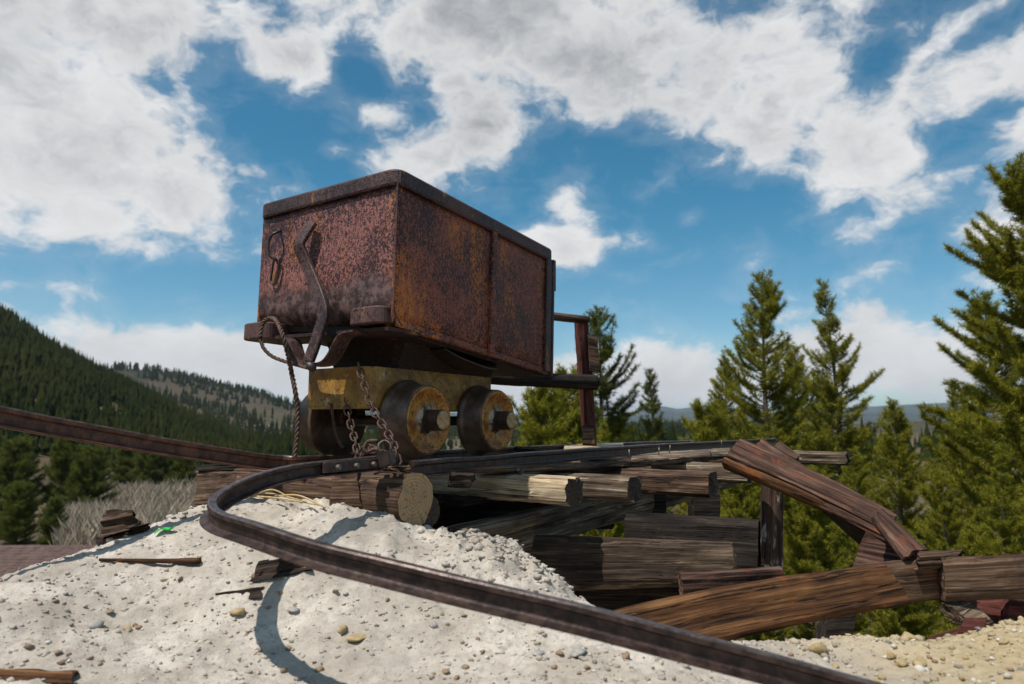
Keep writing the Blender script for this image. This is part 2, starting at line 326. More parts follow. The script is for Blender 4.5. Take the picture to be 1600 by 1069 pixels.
def sand_mat():
    m, N, b = mat('pale_sand'); co = N.n('ShaderNodeTexCoord').outputs['Object']; sx = N.n('ShaderNodeSeparateXYZ', {0: co})
    p = N.noise(co, 5, 6, .62, .3); g = N.noise(co, 60, 6, .72); f = N.noise(co, 240, 4, .7)
    c = N.mix(N.mr(p, .38, .64), (.46, .40, .33), (.67, .60, .515))
    c = N.mix(N.mr(g, .48, .70, 0, .7), c, (.34, .29, .235)); c = N.mix(N.mr(f, .60, .72, 0, .65), c, (.20, .165, .13)); c = N.mix(N.mr(f, .30, .40, .55, 0), c, (.72, .68, .62))
    c = N.mix(N.mr(N.noise(co, 1.7, 5, .62, .5), .46, .66, 0, .55), c, (.36, .315, .265)); c = N.mix(N.mr(N.noise(co, 18, 6, .7, .4), .52, .68, 0, .5), c, (.30, .26, .215))
    yel = N.mr(N.m('MULTIPLY_ADD', N.m('SUBTRACT', N.noise(co, 2.5, 5, .6), .5), .9, sx.outputs[0]), .45, 1.15)
    c = N.mix(N.m('MULTIPLY', yel, .72), c, N.mix(N.mr(g, .35, .66), (.40, .285, .12), (.58, .45, .24)))
    deep = N.mr(sx.outputs[2], -.85, -1.3); c = N.mix(deep, c, (.16, .125, .08))
    setp(N, b, Base_Color=c, Roughness=.93, Specular_IOR_Level=.2)
    bump(N, b, N.m('ADD', N.m('MULTIPLY', g, .9), N.m('MULTIPLY', f, .6)), .85, .006); return m
M['sand'] = sand_mat()
def stone_mat(name, cols):
    m, N, b = mat(name); co = N.n('ShaderNodeTexCoord').outputs['Object']; gi = N.n('ShaderNodeNewGeometry').outputs['Random Per Island']
    ra = N.n('ShaderNodeValToRGB', {0: gi}); e = ra.color_ramp.elements; e[0].color = (*cols[0], 1); e[1].color = (*cols[-1], 1)
    for i, c in enumerate(cols[1:-1]): x = e.new((i + 1) / (len(cols) - 1)); x.color = (*c, 1)
    ra.color_ramp.interpolation = 'CONSTANT'
    c = N.mix(N.mr(N.noise(co, 60, 5, .65), .35, .7, 0, .6), ra.outputs[0], N.mix(.5, ra.outputs[0], (.2, .16, .12)))
    setp(N, b, Base_Color=c, Roughness=.85); bump(N, b, N.noise(co, 120, 5, .7), .5, .003); return m
M['pebble'] = stone_mat('pebble_mix', [(.50, .44, .36), (.30, .255, .20), (.56, .51, .44), (.20, .18, .165), (.44, .36, .26), (.60, .57, .52), (.26, .17, .10), (.40, .35, .29)])
M['stone_ochre'] = simple_noise('ochre_stone', (.30, .215, .10), (.46, .345, .18), 40, .85, .6, .004)
M['stone_grey'] = simple_noise('grey_stone', (.27, .25, .225), (.43, .405, .37), 40, .85, .6, .004)
M['straw'] = simple_noise('dry_straw', (.42, .29, .12), (.56, .42, .22), 40, .8, .2, .001)

def needle_mat(name, lo, hi, tip):
    m, N, b = mat(name); gi = N.n('ShaderNodeNewGeometry'); co = N.n('ShaderNodeTexCoord').outputs['Object']
    c = N.mix(N.noise(co, 1.6, 4, .6), lo, hi); c = N.mix(N.mr(gi.outputs['Random Per Island'], .55, 1.0, 0, .8), c, tip)
    setp(N, b, Base_Color=c, Roughness=.62, Specular_IOR_Level=.3)
    tr = N.n('ShaderNodeBsdfTranslucent', {'Color': N.mix(.5, c, tip)}); mx = N.n('ShaderNodeMixShader', {0: .28, 1: b.outputs[0], 2: tr.outputs[0]})
    N.L(mx.outputs[0], [n for n in N.t.nodes if n.type == 'OUTPUT_MATERIAL'][0].inputs[0]); return m
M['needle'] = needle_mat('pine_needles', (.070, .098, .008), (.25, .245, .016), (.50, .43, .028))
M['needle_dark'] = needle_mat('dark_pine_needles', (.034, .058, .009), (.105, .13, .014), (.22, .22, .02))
def forest_mat():
    m, N, b = mat('forest_needles'); co = N.n('ShaderNodeTexCoord').outputs['Object']; gi = N.n('ShaderNodeNewGeometry').outputs['Random Per Island']
    c = N.mix(N.mr(N.noise(co, .035, 5, .6), .4, .62), (.007, .013, .004), (.022, .026, .008)); c = N.mix(N.mr(gi, .5, 1, 0, .6), c, (.028, .032, .009))
    setp(N, b, Base_Color=c, Roughness=1.0, Specular_IOR_Level=0.0); return m
M['forest'] = forest_mat()
M['trunk'] = simple_noise('pine_bark', (.07, .05, .038), (.17, .135, .105), 14, .9, .6, .01)
M['brush'] = simple_noise('dry_brush', (.30, .235, .165), (.46, .38, .28), .5, .9, .0, .001)

# ------------------------------------------------------------------ terrain
AX = Vector((.54, .841, 0)).normalized()          # direction of the track, away from the camera
NX = Vector((.841, -.54, 0)).normalized()         # across the track, to the right and towards the camera
def sm(a, b, x): t = np.clip((x - a) / (b - a), 0, 1); return t * t * (3 - 2 * t)
_rs = np.random.RandomState(3)
def vnoise(x, y, seed=0):
    """smooth value noise on arrays"""
    xi = np.floor(x).astype(np.int64); yi = np.floor(y).astype(np.int64); fx = x - xi; fy = y - yi
    fx = fx * fx * (3 - 2 * fx); fy = fy * fy * (3 - 2 * fy)
    def h(a, b):
        n = (a * 374761393 + b * 668265263 + seed * 1442695041) & 0xffffffff; n = ((n ^ (n >> 13)) * 1274126177) & 0xffffffff
        return ((n ^ (n >> 16)) & 0xffff) / 65535.0
    return (h(xi, yi) * (1 - fx) + h(xi + 1, yi) * fx) * (1 - fy) + (h(xi, yi + 1) * (1 - fx) + h(xi + 1, yi + 1) * fx) * fy
def fbm(x, y, o=5, seed=0):
    s = 0; a = .5
    for k in range(o): s = s + a * (vnoise(x * 2 ** k + 17 * k, y * 2 ** k - 9 * k, seed + k) - .5); a *= .5
    return s
def pxaz(x, y):
    """photo column in which a direction lies"""
    return np.where(y > 0.05 * np.abs(x), 800 + F * x / np.maximum(y, 1e-3) / math.cos(PITCH), np.sign(x) * 20000 + 800)
def T(x, y):
    x = np.asarray(x, float); y = np.asarray(y, float); r = np.hypot(x, y); p = pxaz(x, y)
    right = sm(850, 1300, p)
    z = -1.5 - 1.9 * sm(3, 14, r) - 2.3 * sm(12, 45, r) * (1 - .5 * right) - 5 * sm(60, 400, r)
    z = z + fbm(x / 9, y / 9, 4, 1) * 1.2 * sm(5, 30, r)
    def hill(xs, ys, R, r0, r1, pad, z0, rough):
        el = (660 - (np.interp(p, xs, ys) + pad)) / F / 1.0
        H = el * R; up = sm(r0, R, r); dn = 1 - sm(R, r1, r)
        n = fbm(x / rough, y / rough, 5, int(R)) * rough * .16 * up
        return np.where(r < R, z0 + (H - z0) * up ** .85 + n * (1 - up * .7), H * dn - 40 * (1 - dn) + n * .3)
    h1 = hill([-3000, -600, -200, 0, 100, 200, 300, 400, 470, 560, 700], [470, 440, 490, 545, 587, 622, 662, 692, 711, 722, 760], 270, 62, 520, 0, -7, 40)
    h2 = hill([-3000, -200, 100, 200, 240, 300, 400, 450, 500, 600, 800, 1000, 1200, 1500, 3000], [600, 590, 590, 588, 590, 600, 618, 630, 642, 658, 668, 662, 664, 655, 640], 800, 300, 1500, 3, -10, 90)
    h3 = hill([-3000, 500, 700, 800, 830, 960, 1000, 1035, 1060, 1100, 1130, 1200, 1300, 1500, 3000], [640, 640, 645, 647, 650, 650, 642, 637, 642, 636, 640, 648, 640, 636, 640], 4200, 1500, 9000, 0, -20, 300)
    z = np.where(p < 690, np.maximum(z, h1), z); z = np.maximum(z, np.where(r > 250, h2, -99)); z = np.maximum(z, np.where(r > 1200, h3, -99))
    return z
def Tz(x, y): return float(T(np.array([x]), np.array([y]))[0])

def terrain_mat():
    m, N, b = mat('valley_ground'); co = N.n('ShaderNodeTexCoord').outputs['Object']
    r = N.n('ShaderNodeVectorMath', {0: co}, operation='LENGTH').outputs['Value']
    a = N.noise(co, .06, 8, .65, .4); f = N.noise(co, .9, 6, .7)
    c = N.mix(N.mr(a, .40, .60), (.075, .055, .034), (.15, .112, .068)); c = N.mix(N.mr(f, .42, .66, 0, .7), c, (.075, .065, .03))
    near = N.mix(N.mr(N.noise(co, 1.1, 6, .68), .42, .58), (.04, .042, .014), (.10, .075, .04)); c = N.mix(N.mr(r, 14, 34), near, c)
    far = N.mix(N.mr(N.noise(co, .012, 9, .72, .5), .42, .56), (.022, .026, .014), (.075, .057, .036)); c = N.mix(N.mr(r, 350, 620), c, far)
    far_haze = N.mix(N.mr(N.noise(co, .004, 9, .72, .3), .44, .58), (.035, .055, .055), (.085, .095, .085)); c = N.mix(N.mr(r, 1500, 3000), c, far_haze)  # farthest hills: the blue of the air's haze is put into the ground colour
    setp(N, b, Base_Color=c, Roughness=.95, Specular_IOR_Level=.1); bump(N, b, f, .6, .12); return m
M['terrain'] = terrain_mat()
def build_terrain():
    az = np.radians(np.concatenate([np.arange(-52, 52.01, .5), np.arange(55, 308, 4)]))
    rr = np.concatenate([[0.5, 1.5], np.geomspace(2.5, 11000, 150)])
    A, R = np.meshgrid(az, rr); X = R * np.sin(A); Y = R * np.cos(A); Z = T(X, Y)
    n = len(az); V = np.stack([X.ravel(), Y.ravel(), Z.ravel()], 1); k = len(rr)
    i, j = np.meshgrid(np.arange(k - 1), np.arange(n), indexing='ij'); j2 = (j + 1) % n
    Q = np.stack([i * n + j, (i + 1) * n + j, (i + 1) * n + j2, i * n + j2], -1).reshape(-1, 4)
    V = np.vstack([V, [[0, 0, T(np.array([0.]), np.array([.01]))[0]]]])
    Q = np.vstack([Q, [[len(V) - 1, jj, (jj + 1) % n, len(V) - 1] for jj in range(0)]]) if False else Q
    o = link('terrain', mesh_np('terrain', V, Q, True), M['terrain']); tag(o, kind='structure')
build_terrain()

# the sand dump the camera stands on
CP = [at(*p) for p in [(0, 1069, 1.48), (300, 1069, 1.57), (600, 1069, 1.60), (900, 1069, 1.56), (1200, 1069, 1.5), (1500, 1069, 1.52), (1700, 1069, 1.52),
    (430, 980, 1.90), (200, 980, 1.86), (0, 980, 1.7), (-150, 980, 1.72), (0, 907, 2.1), (100, 873, 2.25), (200, 838, 2.4), (300, 794, 2.6), (-200, 960, 2.0),
    (480, 880, 2.05), (600, 862, 2.2), (400, 815, 2.4), (450, 798, 2.5), (540, 795, 2.42), (500, 780, 2.62), (420, 785, 2.66), (560, 800, 2.34), (610, 822, 2.3),
    (640, 838, 2.3), (700, 862, 2.2), (740, 852, 2.28), (790, 853, 2.3), (825, 884, 2.18), (862, 924, 2.05), (905, 964, 1.95), (700, 960, 1.93), (900, 1015, 1.74),
    (1000, 1000, 1.80), (1150, 1006, 1.93), (1300, 1004, 1.95), (1400, 1002, 1.92), (1480, 1004, 1.90), (1530, 990, 1.90), (1600, 978, 1.93), (1700, 965, 1.93), (1300, 1042, 1.7), (1500, 1030, 1.68), (1600, 1030, 1.66)]]
CP += [Vector(v) for v in [(0, .5, -.56), (-1.5, .6, -.58), (1.5, .6, -.62), (0, -.8, -.6), (-1.5, -.8, -.7), (1.5, -.8, -.7),
    (-1.75, 2.55, -.78), (-2.2, 2.0, -.85), (-1.45, 2.9, -.70), (-1.2, 3.1, -.55), (-2.6, 1.2, -1.0), (-2.1, 3.2, -1.3), (-3, 2.5, -1.6), (-1.3, 3.9, -1.1), (-2.2, 4.6, -1.9),
    (-.1, 2.75, -.62), (.35, 2.6, -.80), (.5, 2.25, -.78), (.9, 2.5, -.95), (1.3, 2.35, -.95), (1.8, 2.4, -.95), (2.2, 2.4, -1.0), (.3, 3.2, -.95), (1.0, 3.2, -1.15), (2., 3.2, -1.5), (3., 3., -1.7), (3, 1.5, -.9),
    (-.7, 2.8, -.42), (-.6, 3.2, -.5), (-.2, 3.6, -.85), (.6, 4.4, -1.3), (2, 4.8, -1.9), (-.6, 4.6, -1.4), (3, -.8, -1.0), (-3, -.8, -1.2), (3, 4.8, -2.1), (-3, 4.8, -2.1)]]
_C = np.array([tuple(c) for c in CP])
def _phi(A, B): return np.sqrt(((A[:, None, :2] - B[None, :, :2]) ** 2).sum(-1) + .012)
_n = len(_C); _A = np.zeros((_n + 3, _n + 3)); _A[:_n, :_n] = _phi(_C, _C) + np.eye(_n) * -.02
_A[:_n, _n:] = np.c_[np.ones(_n), _C[:, :2]]; _A[_n:, :_n] = _A[:_n, _n:].T
_W = np.linalg.solve(_A, np.r_[_C[:, 2], 0, 0, 0])
def S(x, y, detail=True):
    """sand surface height"""
    P = np.c_[np.ravel(x), np.ravel(y)].astype(float); z = np.empty(len(P))
    for i in range(0, len(P), 20000):
        q = P[i:i + 20000]; z[i:i + 20000] = _phi(q, _C) @ _W[:_n] + np.c_[np.ones(len(q)), q] @ _W[_n:]
    X, Y = P[:, 0], P[:, 1]
    edge = np.minimum.reduce([X + 3.2, 3.2 - X, Y + 1.2, 5.0 - Y]); k = 1 - sm(0, .7, edge)
    z = z * (1 - k) + (T(X, Y) - .15) * k
    if detail:
        lum = fbm(X * 2.2, Y * 2.2, 3, 40) * .07
        ridg = np.abs(fbm(X * 9, Y * 9, 4, 50))
        rough = .5 + 1.1 * sm(.0, .35, -z - .62 + fbm(X * 1.3, Y * 1.3, 3, 9) * .5) + 1.4 * np.exp(-((X - .02) ** 2 + (Y - 2.2) ** 2) / .09) + .6 * np.exp(-((X + .6) ** 2 + (Y - 2.45) ** 2) / .12)
        z = z + lum + rough * (fbm(X * 13, Y * 13, 4, 60) * .045 + np.minimum(ridg, .12) * .05 + np.clip(fbm(X * 30, Y * 30, 3, 70) - .05, 0, .12) * .10) + fbm(X * 60, Y * 60, 2, 80) * .011
    return z.reshape(np.shape(x))
def Sz(x, y): return float(S(np.array([x]), np.array([y]))[0])
def build_sand():
    xs = np.concatenate([np.arange(-3.2, -1.9, .05), np.arange(-1.9, 1.75, .0095), np.arange(1.75, 3.21, .05)])
    ys = np.concatenate([np.arange(-1.2, .9, .06), np.arange(.9, 2.75, .0095), np.arange(2.75, 5.01, .05)])
    X, Y = np.meshgrid(xs, ys); Z = S(X, Y); n, m = len(xs), len(ys)
    i, j = np.meshgrid(np.arange(m - 1), np.arange(n - 1), indexing='ij')
    Q = np.stack([i * n + j, i * n + j + 1, (i + 1) * n + j + 1, (i + 1) * n + j], -1).reshape(-1, 4)
    o = link('sand_mound', mesh_np('sand_mound', np.stack([X.ravel(), Y.ravel(), Z.ravel()], 1), Q, True), M['sand']); tag(o, kind='structure')
build_sand()
_ico = bmesh.new(); bmesh.ops.create_icosphere(_ico, subdivisions=1, radius=1)
ICO_V = np.array([v.co[:] for v in _ico.verts]); ICO_F = np.array([[v.index for v in f.verts] for f in _ico.faces]); _ico.free()
_ico = bmesh.new(); bmesh.ops.create_icosphere(_ico, subdivisions=2, radius=1)
ICO2_V = np.array([v.co[:] for v in _ico.verts]); ICO2_F = np.array([[v.index for v in f.verts] for f in _ico.faces]); _ico.free()
def rock_shape(rs, V):
    W = V * (1 + rs.uniform(-.18, .18, (len(V), 1)))
    for _ in range(9):                                       # planar chips
        d = rs.normal(size=3); d /= np.linalg.norm(d); c = rs.uniform(.42, .78); h = W @ d; W = W - np.outer(np.maximum(h - c, 0), d)
    return W * np.array([1, rs.uniform(.6, 1), rs.uniform(.4, .75)])
def build_pebbles():
    rs = np.random.RandomState(5); n = 6500
    # denser near the camera's view
    Yp = 1.0 + 1.7 * rs.rand(n) ** 1.1; Xp = (rs.rand(n) * 2 - 1) * (Yp * .82 + .1)
    Zp = S(Xp, Yp); shapes = [rock_shape(rs, ICO_V) for _ in range(14)]; Vs, Fs = [], []; k = 0
    for i in range(n):
        s = .0018 + .0078 * rs.rand() ** 3.8 + (.008 * rs.rand() if rs.rand() < .03 else 0)
        if Xp[i] > .55: s *= 1.35
        a = rs.rand() * 6.28; R = np.array([[math.cos(a), -math.sin(a), 0], [math.sin(a), math.cos(a), 0], [0, 0, 1]])
        Vs.append(shapes[i % 14] @ R.T * s + [Xp[i], Yp[i], Zp[i] + s * .15]); Fs.append(ICO_F + k); k += len(ICO_V)
    o = link('gravel', mesh_np('gravel', np.vstack(Vs), np.vstack(Fs)), M['pebble']); tag(o, 'small pebbles and grit scattered over the pale sand', 'gravel', kind='stuff')
build_pebbles()

# ------------------------------------------------------------------ hill forests, brush, far trees
def conifer_blobs(pts, hs, rs, sides=6, tiers=4):
    Vs, Fs = [], []; k = 0
    for (x, y, z), h in zip(pts, hs):
        w = h * rs.uniform(.15, .22); lean = rs.normal(0, .02, 2) * h
        for t in range(tiers):
            z0 = h * (.08 + .9 * t / tiers * .92); z1 = min(h, z0 + h * (.42 - .03 * t)); r0 = w * (1 - .2 * t - .03 * t * t) * rs.uniform(.85, 1.15); a0 = rs.rand() * 6.28
            a = a0 + np.arange(sides) * 6.283 / sides; rr = r0 * rs.uniform(.55, 1.25, sides); zz = z + z0 + rs.uniform(-.05, .04, sides) * h
            Vs.append(np.vstack([np.c_[x + rr * np.cos(a) + lean[0] * z0 / h, y + rr * np.sin(a) + lean[1] * z0 / h, zz], [[x + lean[0], y + lean[1], z + z1]]]))
            Fs.append(np.array([[k + i, k + (i + 1) % sides, k + sides] for i in range(sides)])); k += sides + 1
    return np.vstack(Vs), np.vstack(Fs)
def build_forest():
    rs = np.random.RandomState(11); n = 15000
    p = rs.uniform(-420, 640, n); r = 78 + 235 * rs.rand(n) ** .8; A = np.arctan((p - 800) / F * math.cos(PITCH)); X = r * np.sin(A); Y = r * np.cos(A)
    open_ = fbm(X / 26, Y / 26, 4, 21); keep = (open_ < .085 + .25 * sm(110, 200, r) - .12 * sm(120, 80, r)); X, Y, r, p = X[keep], Y[keep], r[keep], p[keep]
    Z = T(X, Y); keep = (Z > -9.5); X, Y, Z, r = X[keep], Y[keep], Z[keep], r[keep]
    h = rs.uniform(2.6, 6.2, len(X)) * (.72 + .28 * sm(80, 200, r)); V, Fq = conifer_blobs(np.c_[X, Y, Z - .2], h, rs)
    o = link('hillside_forest', mesh_np('hillside_forest', V, Fq), M['forest']); tag(o, 'dense dark conifer forest covering the hillside on the left', 'forest', kind='stuff')
    n = 7600; p = rs.uniform(60, 1250, n); r = rs.uniform(380, 860, n); A = np.arctan((p - 800) / F * math.cos(PITCH)); X = r * np.sin(A); Y = r * np.cos(A)
    keep = fbm(X / 70, Y / 70, 4, 33) + .16 * sm(500, 400, r) > -.045; X, Y = X[keep], Y[keep]; Z = T(X, Y); h = rs.uniform(4, 9, len(X)); V, Fq = conifer_blobs(np.c_[X, Y, Z - .3], h, rs, 5, 3)
    o = link('far_hill_trees', mesh_np('far_hill_trees', V, Fq), M['forest']); tag(o, 'scattered dark trees dotting the brown hill behind the forest ridge', 'forest', kind='stuff')
    n = 700; p = rs.uniform(420, 1500, n); r = rs.uniform(60, 300, n); A = np.arctan((p - 800) / F * math.cos(PITCH)); X = r * np.sin(A); Y = r * np.cos(A); keep = fbm(X / 40, Y / 40, 3, 44) > -.02; X, Y = X[keep], Y[keep]; Z = T(X, Y)
    V, Fq = conifer_blobs(np.c_[X, Y, Z - .2], rs.uniform(3, 6, len(X)), rs); o = link('valley_wood', mesh_np('valley_wood', V, Fq), M['forest']); tag(o, 'belt of low conifers on the valley floor behind the track', 'forest', kind='stuff')
    # leafless willow brush
    nc = 6500; p = rs.uniform(-100, 760, nc); r = rs.uniform(25, 62, nc); A = np.arctan((p - 800) / F * math.cos(PITCH)); X = r * np.sin(A); Y = r * np.cos(A)
    keep = (fbm(X / 9, Y / 9, 3, 55) + .3 * sm(60, 160, p) > .0); X, Y = X[keep], Y[keep]; k = 30; hc = np.repeat(rs.uniform(.3, 1.0, len(X)), k); Z = np.repeat(T(X, Y), k); X = np.repeat(X, k) + rs.normal(0, .12, len(Z)); Y = np.repeat(Y, k) + rs.normal(0, .12, len(Z)); n = len(X)
    h = hc * rs.uniform(.35, 1.1, n); Z = Z + hc * rs.uniform(0, .45, n) * (rs.rand(n) < .6); wv = rs.uniform(.0015, .0045, n); dx = rs.normal(0, .28, n) * h; dy = rs.normal(0, .28, n) * h; a = rs.rand(n) * 3.14
    V = np.empty((n, 4, 3)); c, s = np.cos(a) * wv, np.sin(a) * wv
    V[:, 0] = np.c_[X - c, Y - s, Z]; V[:, 1] = np.c_[X + c, Y + s, Z]; V[:, 2] = np.c_[X + dx * .45 + c * .8, Y + dy * .45 + s * .8, Z + h * .6]; V[:, 3] = np.c_[X + dx, Y + dy, Z + h]
    b = np.arange(n)[:, None] * 4; Fq = np.concatenate([b + [[0, 1, 2]], b + [[0, 2, 3]]])
    o = link('dry_brush', mesh_np('dry_brush', V.reshape(-1, 3), Fq), M['brush']); tag(o, 'pale leafless brush thicket on the valley floor', 'brush', kind='stuff')
build_forest()

def pine_mesh(seed, H, spread, tuft=.085, nn=18, per=1.0, ragged=.2, start=.06, bare=None, crown_pow=.75, up=.62):
    """returns (trunk mesh data, crown mesh data) for one pine of height H, base at origin"""
    rs = np.random.RandomState(seed); TV, TF = [], []
    def tubes(path, r0, r1, n=5):
        k = sum(len(v) for v in TV); path = np.array(path); m = len(path); t = np.gradient(path, axis=0); t /= np.linalg.norm(t, axis=1, keepdims=True) + 1e-9
        ref = np.where(np.abs(t[:, 2:3]) > .8, [[1., 0, 0]], [[0, 0, 1.]]); l = np.cross(t, ref); l /= np.linalg.norm(l, axis=1, keepdims=True); u = np.cross(l, t)
        a = np.arange(n) * 6.2832 / n; rad = np.linspace(r0, r1, m)[:, None, None]
        TV.append((path[:, None] + rad * (l[:, None] * np.cos(a)[None, :, None] + u[:, None] * np.sin(a)[None, :, None])).reshape(-1, 3))
        TF.append(np.array([[k + i * n + j, k + i * n + (j + 1) % n, k + (i + 1) * n + (j + 1) % n, k + (i + 1) * n + j] for i in range(m - 1) for j in range(n)]))
    zt = np.linspace(0, 1, 12); bend = rs.normal(0, .02, 2) * H; trunk = np.c_[bend[0] * np.sin(zt * 3), bend[1] * np.sin(zt * 2.4), zt * H]
    tubes(trunk, .022 * H * .75, .004, 7)
    tp, td, ts = [], [], []
    z = start * H
    while z < H * .985:
        f = z / H; prof = (1 - f) ** crown_pow * min(1, .6 + f * 2.2)
        for b in range(rs.randint(4, 8)):
            if bare and bare(f, rs): continue
            zb = z + rs.uniform(-.02, .02) * H; az = rs.rand() * 6.2832; L = spread * prof * (rs.uniform(.45, 1.0 + ragged * .6) if rs.rand() < .88 else rs.uniform(.9, 1.15 + ragged)) + .05
            e0 = rs.uniform(-.30, .22) + up * f; n = 6; s = np.linspace(0, 1, n); px = np.interp(zb, trunk[:, 2], trunk[:, 0]); py = np.interp(zb, trunk[:, 2], trunk[:, 1])
            hx = s * L * math.cos(e0); hz = s * L * math.sin(e0) - np.sin(s * 3.14) * L * rs.uniform(-.02, .10) + (s ** 2.6) * L * (.12 + .34 * rs.rand()); az2 = az + s * rs.normal(0, .35)
            path = np.c_[px + hx * np.cos(az2), py + hx * np.sin(az2), zb + hz]; tubes(path, .010 * H * .3 * (1 - f) + .005, .003, 4)
            # side twigs and needle tufts
            nt = max(2, int(L / tuft * 1.9 * per))
            for q in range(nt):
                u = 1 - (q / nt) ** 1.15 * .82; c = np.array([np.interp(u, s, path[:, i]) for i in range(3)]); d = path[-1] - path[-2] if u > .9 else path[min(5, int(u * 5) + 1)] - path[int(min(u, .99) * 5)]
                d = d / (np.linalg.norm(d) + 1e-9); tp.append(c); td.append(d); ts.append(1.05)
                if u < .98:
                    for sg in (-1, 1):
                        if rs.rand() < .88:
                            sd = np.array([-math.sin(az), math.cos(az), 0]) * sg; dd = d * .75 + sd * rs.uniform(.4, .95) + np.array([0, 0, rs.uniform(.0, .55)]); dd /= np.linalg.norm(dd); ln = tuft * rs.uniform(.7, 2.4) * (.6 + L * .5) * (1.15 - u * .5)
                            k = max(1, int(ln / tuft / .8))
                            for w in range(k): tp.append(c + dd * ln * (w + 1) / k); td.append(dd); ts.append(rs.uniform(.8, 1.1))
                            if ln > tuft * 1.2: tubes([c, c + dd * ln], .004, .002, 3)
        z += H * rs.uniform(.022, .036) * (1 - .32 * f)
    for q in range(5): tp.append(np.array([trunk[-1, 0], trunk[-1, 1], H * (1 - .012 * q)])); td.append(np.array([0, 0, 1.])); ts.append(.8)
    tp, td, ts = np.array(tp), np.array(td), np.array(ts); n = len(tp)
    # each tuft: nn narrow needles bristling forwards round the twig
    d = np.repeat(td, nn, 0); c = np.repeat(tp, nn, 0); sc = np.repeat(ts, nn) * tuft
    rv = rs.normal(size=(n * nn, 3)); rv -= (rv * d).sum(1, keepdims=True) * d; rv /= np.linalg.norm(rv, axis=1, keepdims=True) + 1e-9
    o = rs.uniform(.25, 1.45, n * nn)[:, None]; nd = d * np.cos(o) + rv * np.sin(o); base = c - d * (rs.rand(n * nn) * sc * .7)[:, None]; ln = sc * rs.uniform(.55, 1.2, n * nn)
    sd = np.cross(nd, rs.normal(size=(n * nn, 3))); sd /= np.linalg.norm(sd, axis=1, keepdims=True) + 1e-9; w = (tuft * .056)
    V = np.empty((n * nn, 3, 3)); V[:, 0] = base - sd * w * .8; V[:, 1] = base + sd * w * .8; V[:, 2] = base + nd * ln[:, None]
    V[:, 0] += nd * ln[:, None] * .1
    Fq = np.arange(n * nn * 3).reshape(-1, 3)
    return (np.vstack(TV), np.vstack(TF)), (V.reshape(-1, 3), Fq)
def pine(label, px, top, Y, H=None, base=None, rot=0, group=None, proto=None, needle='needle', name='pine_tree', **kw):
    """a pine whose tip shows at photo pixel (px,top), Y metres away"""
    tip = at(px, top, Y); gz = Tz(tip.x, tip.y) - .1; h = tip.z - gz
    e = empty(name, (tip.x, tip.y, gz), label, 'tree', group)
    if proto is None:
        (tv, tf), (cv, cf) = pine_mesh(kw.pop('seed'), h, **kw); proto = (mesh_np('trunk', tv, tf, True), mesh_np('crown', cv, cf), h)
    s = h / proto[2]
    for nm, me, mt in (('trunk', proto[0], M['trunk']), ('crown', proto[1], M[needle])):
        o = link(nm, me, mt, e); o.matrix_basis = Matrix.Translation((tip.x, tip.y, gz)) @ Matrix.Rotation(rot, 4, 'Z') @ Matrix.Diagonal((s, s, s, 1))
    return proto
G = 'young pines growing below the platform'
pine('tallest pine, cut by the right edge of the picture', 1583, 268, 9.0, group=G, seed=1, spread=1.8, tuft=.092, nn=20, ragged=.25, crown_pow=.60, per=1.5)
pA = pine('pointed pine left of the pair rising behind the fallen planks', 1191, 425, 13.0, group=G, seed=2, spread=1.5, tuft=.098, nn=18, ragged=.25, crown_pow=.75)
pB = pine('slender pointed pine right of the pair behind the fallen planks', 1284, 446, 14.0, group=G, seed=3, spread=1.4, tuft=.10, nn=18, ragged=.3, crown_pow=.85)
def gap(f, rs): return (.52 < f < .60 and rs.rand() < .7) or rs.rand() < .3
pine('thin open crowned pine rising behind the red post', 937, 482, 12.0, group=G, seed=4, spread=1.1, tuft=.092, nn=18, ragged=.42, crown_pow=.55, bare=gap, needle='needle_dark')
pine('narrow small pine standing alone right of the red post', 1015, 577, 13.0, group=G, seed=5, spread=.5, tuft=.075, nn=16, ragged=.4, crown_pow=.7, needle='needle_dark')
pC = pine('bushy pine seen just right of the cart wheels', 850, 606, 9.5, group=G, seed=6, spread=.85, tuft=.085, nn=18, ragged=.2, crown_pow=.5)
pine('bushy pine close behind the foot of the red post', 893, 588, 11.0, rot=2., group=G, proto=pC)
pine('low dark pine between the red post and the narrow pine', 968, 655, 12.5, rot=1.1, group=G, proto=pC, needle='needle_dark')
pine('small yellowish pine at the foot of the red post', 942, 662, 7.5, rot=4, group=G, proto=pB)
pine('low pine partly behind the far end of the rail', 1098, 640, 11.5, rot=4.4, group=G, proto=pC)
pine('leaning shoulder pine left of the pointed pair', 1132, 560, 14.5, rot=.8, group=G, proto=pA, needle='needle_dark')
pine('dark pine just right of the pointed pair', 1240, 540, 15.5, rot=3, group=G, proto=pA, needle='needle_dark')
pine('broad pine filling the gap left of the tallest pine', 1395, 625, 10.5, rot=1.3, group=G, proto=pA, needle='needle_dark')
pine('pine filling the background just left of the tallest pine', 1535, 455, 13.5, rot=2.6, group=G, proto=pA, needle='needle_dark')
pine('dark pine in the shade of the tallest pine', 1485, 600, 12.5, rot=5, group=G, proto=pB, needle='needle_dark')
pine('bright low pine behind the bark covered post', 1262, 742, 7.2, rot=2.2, group=G, proto=pC)
pine('bright low pine under the leaning planks', 1335, 700, 8.0, rot=.4, group=G, proto=pA)
pine('low pine right of the broken plank ends', 1468, 735, 7.0, rot=3.3, group=G, proto=pA, needle='needle')
pine('low pine below the tallest pine at the right edge', 1570, 700, 6.8, rot=1.8, group=G, proto=pB)
pine('low pine seen between the trestle posts', 1160, 735, 8.5, rot=5.2, group=G, proto=pC)
pine('young pine hidden low behind the front planks', 1395, 835, 4.9, rot=2.9, group=G, proto=pC)
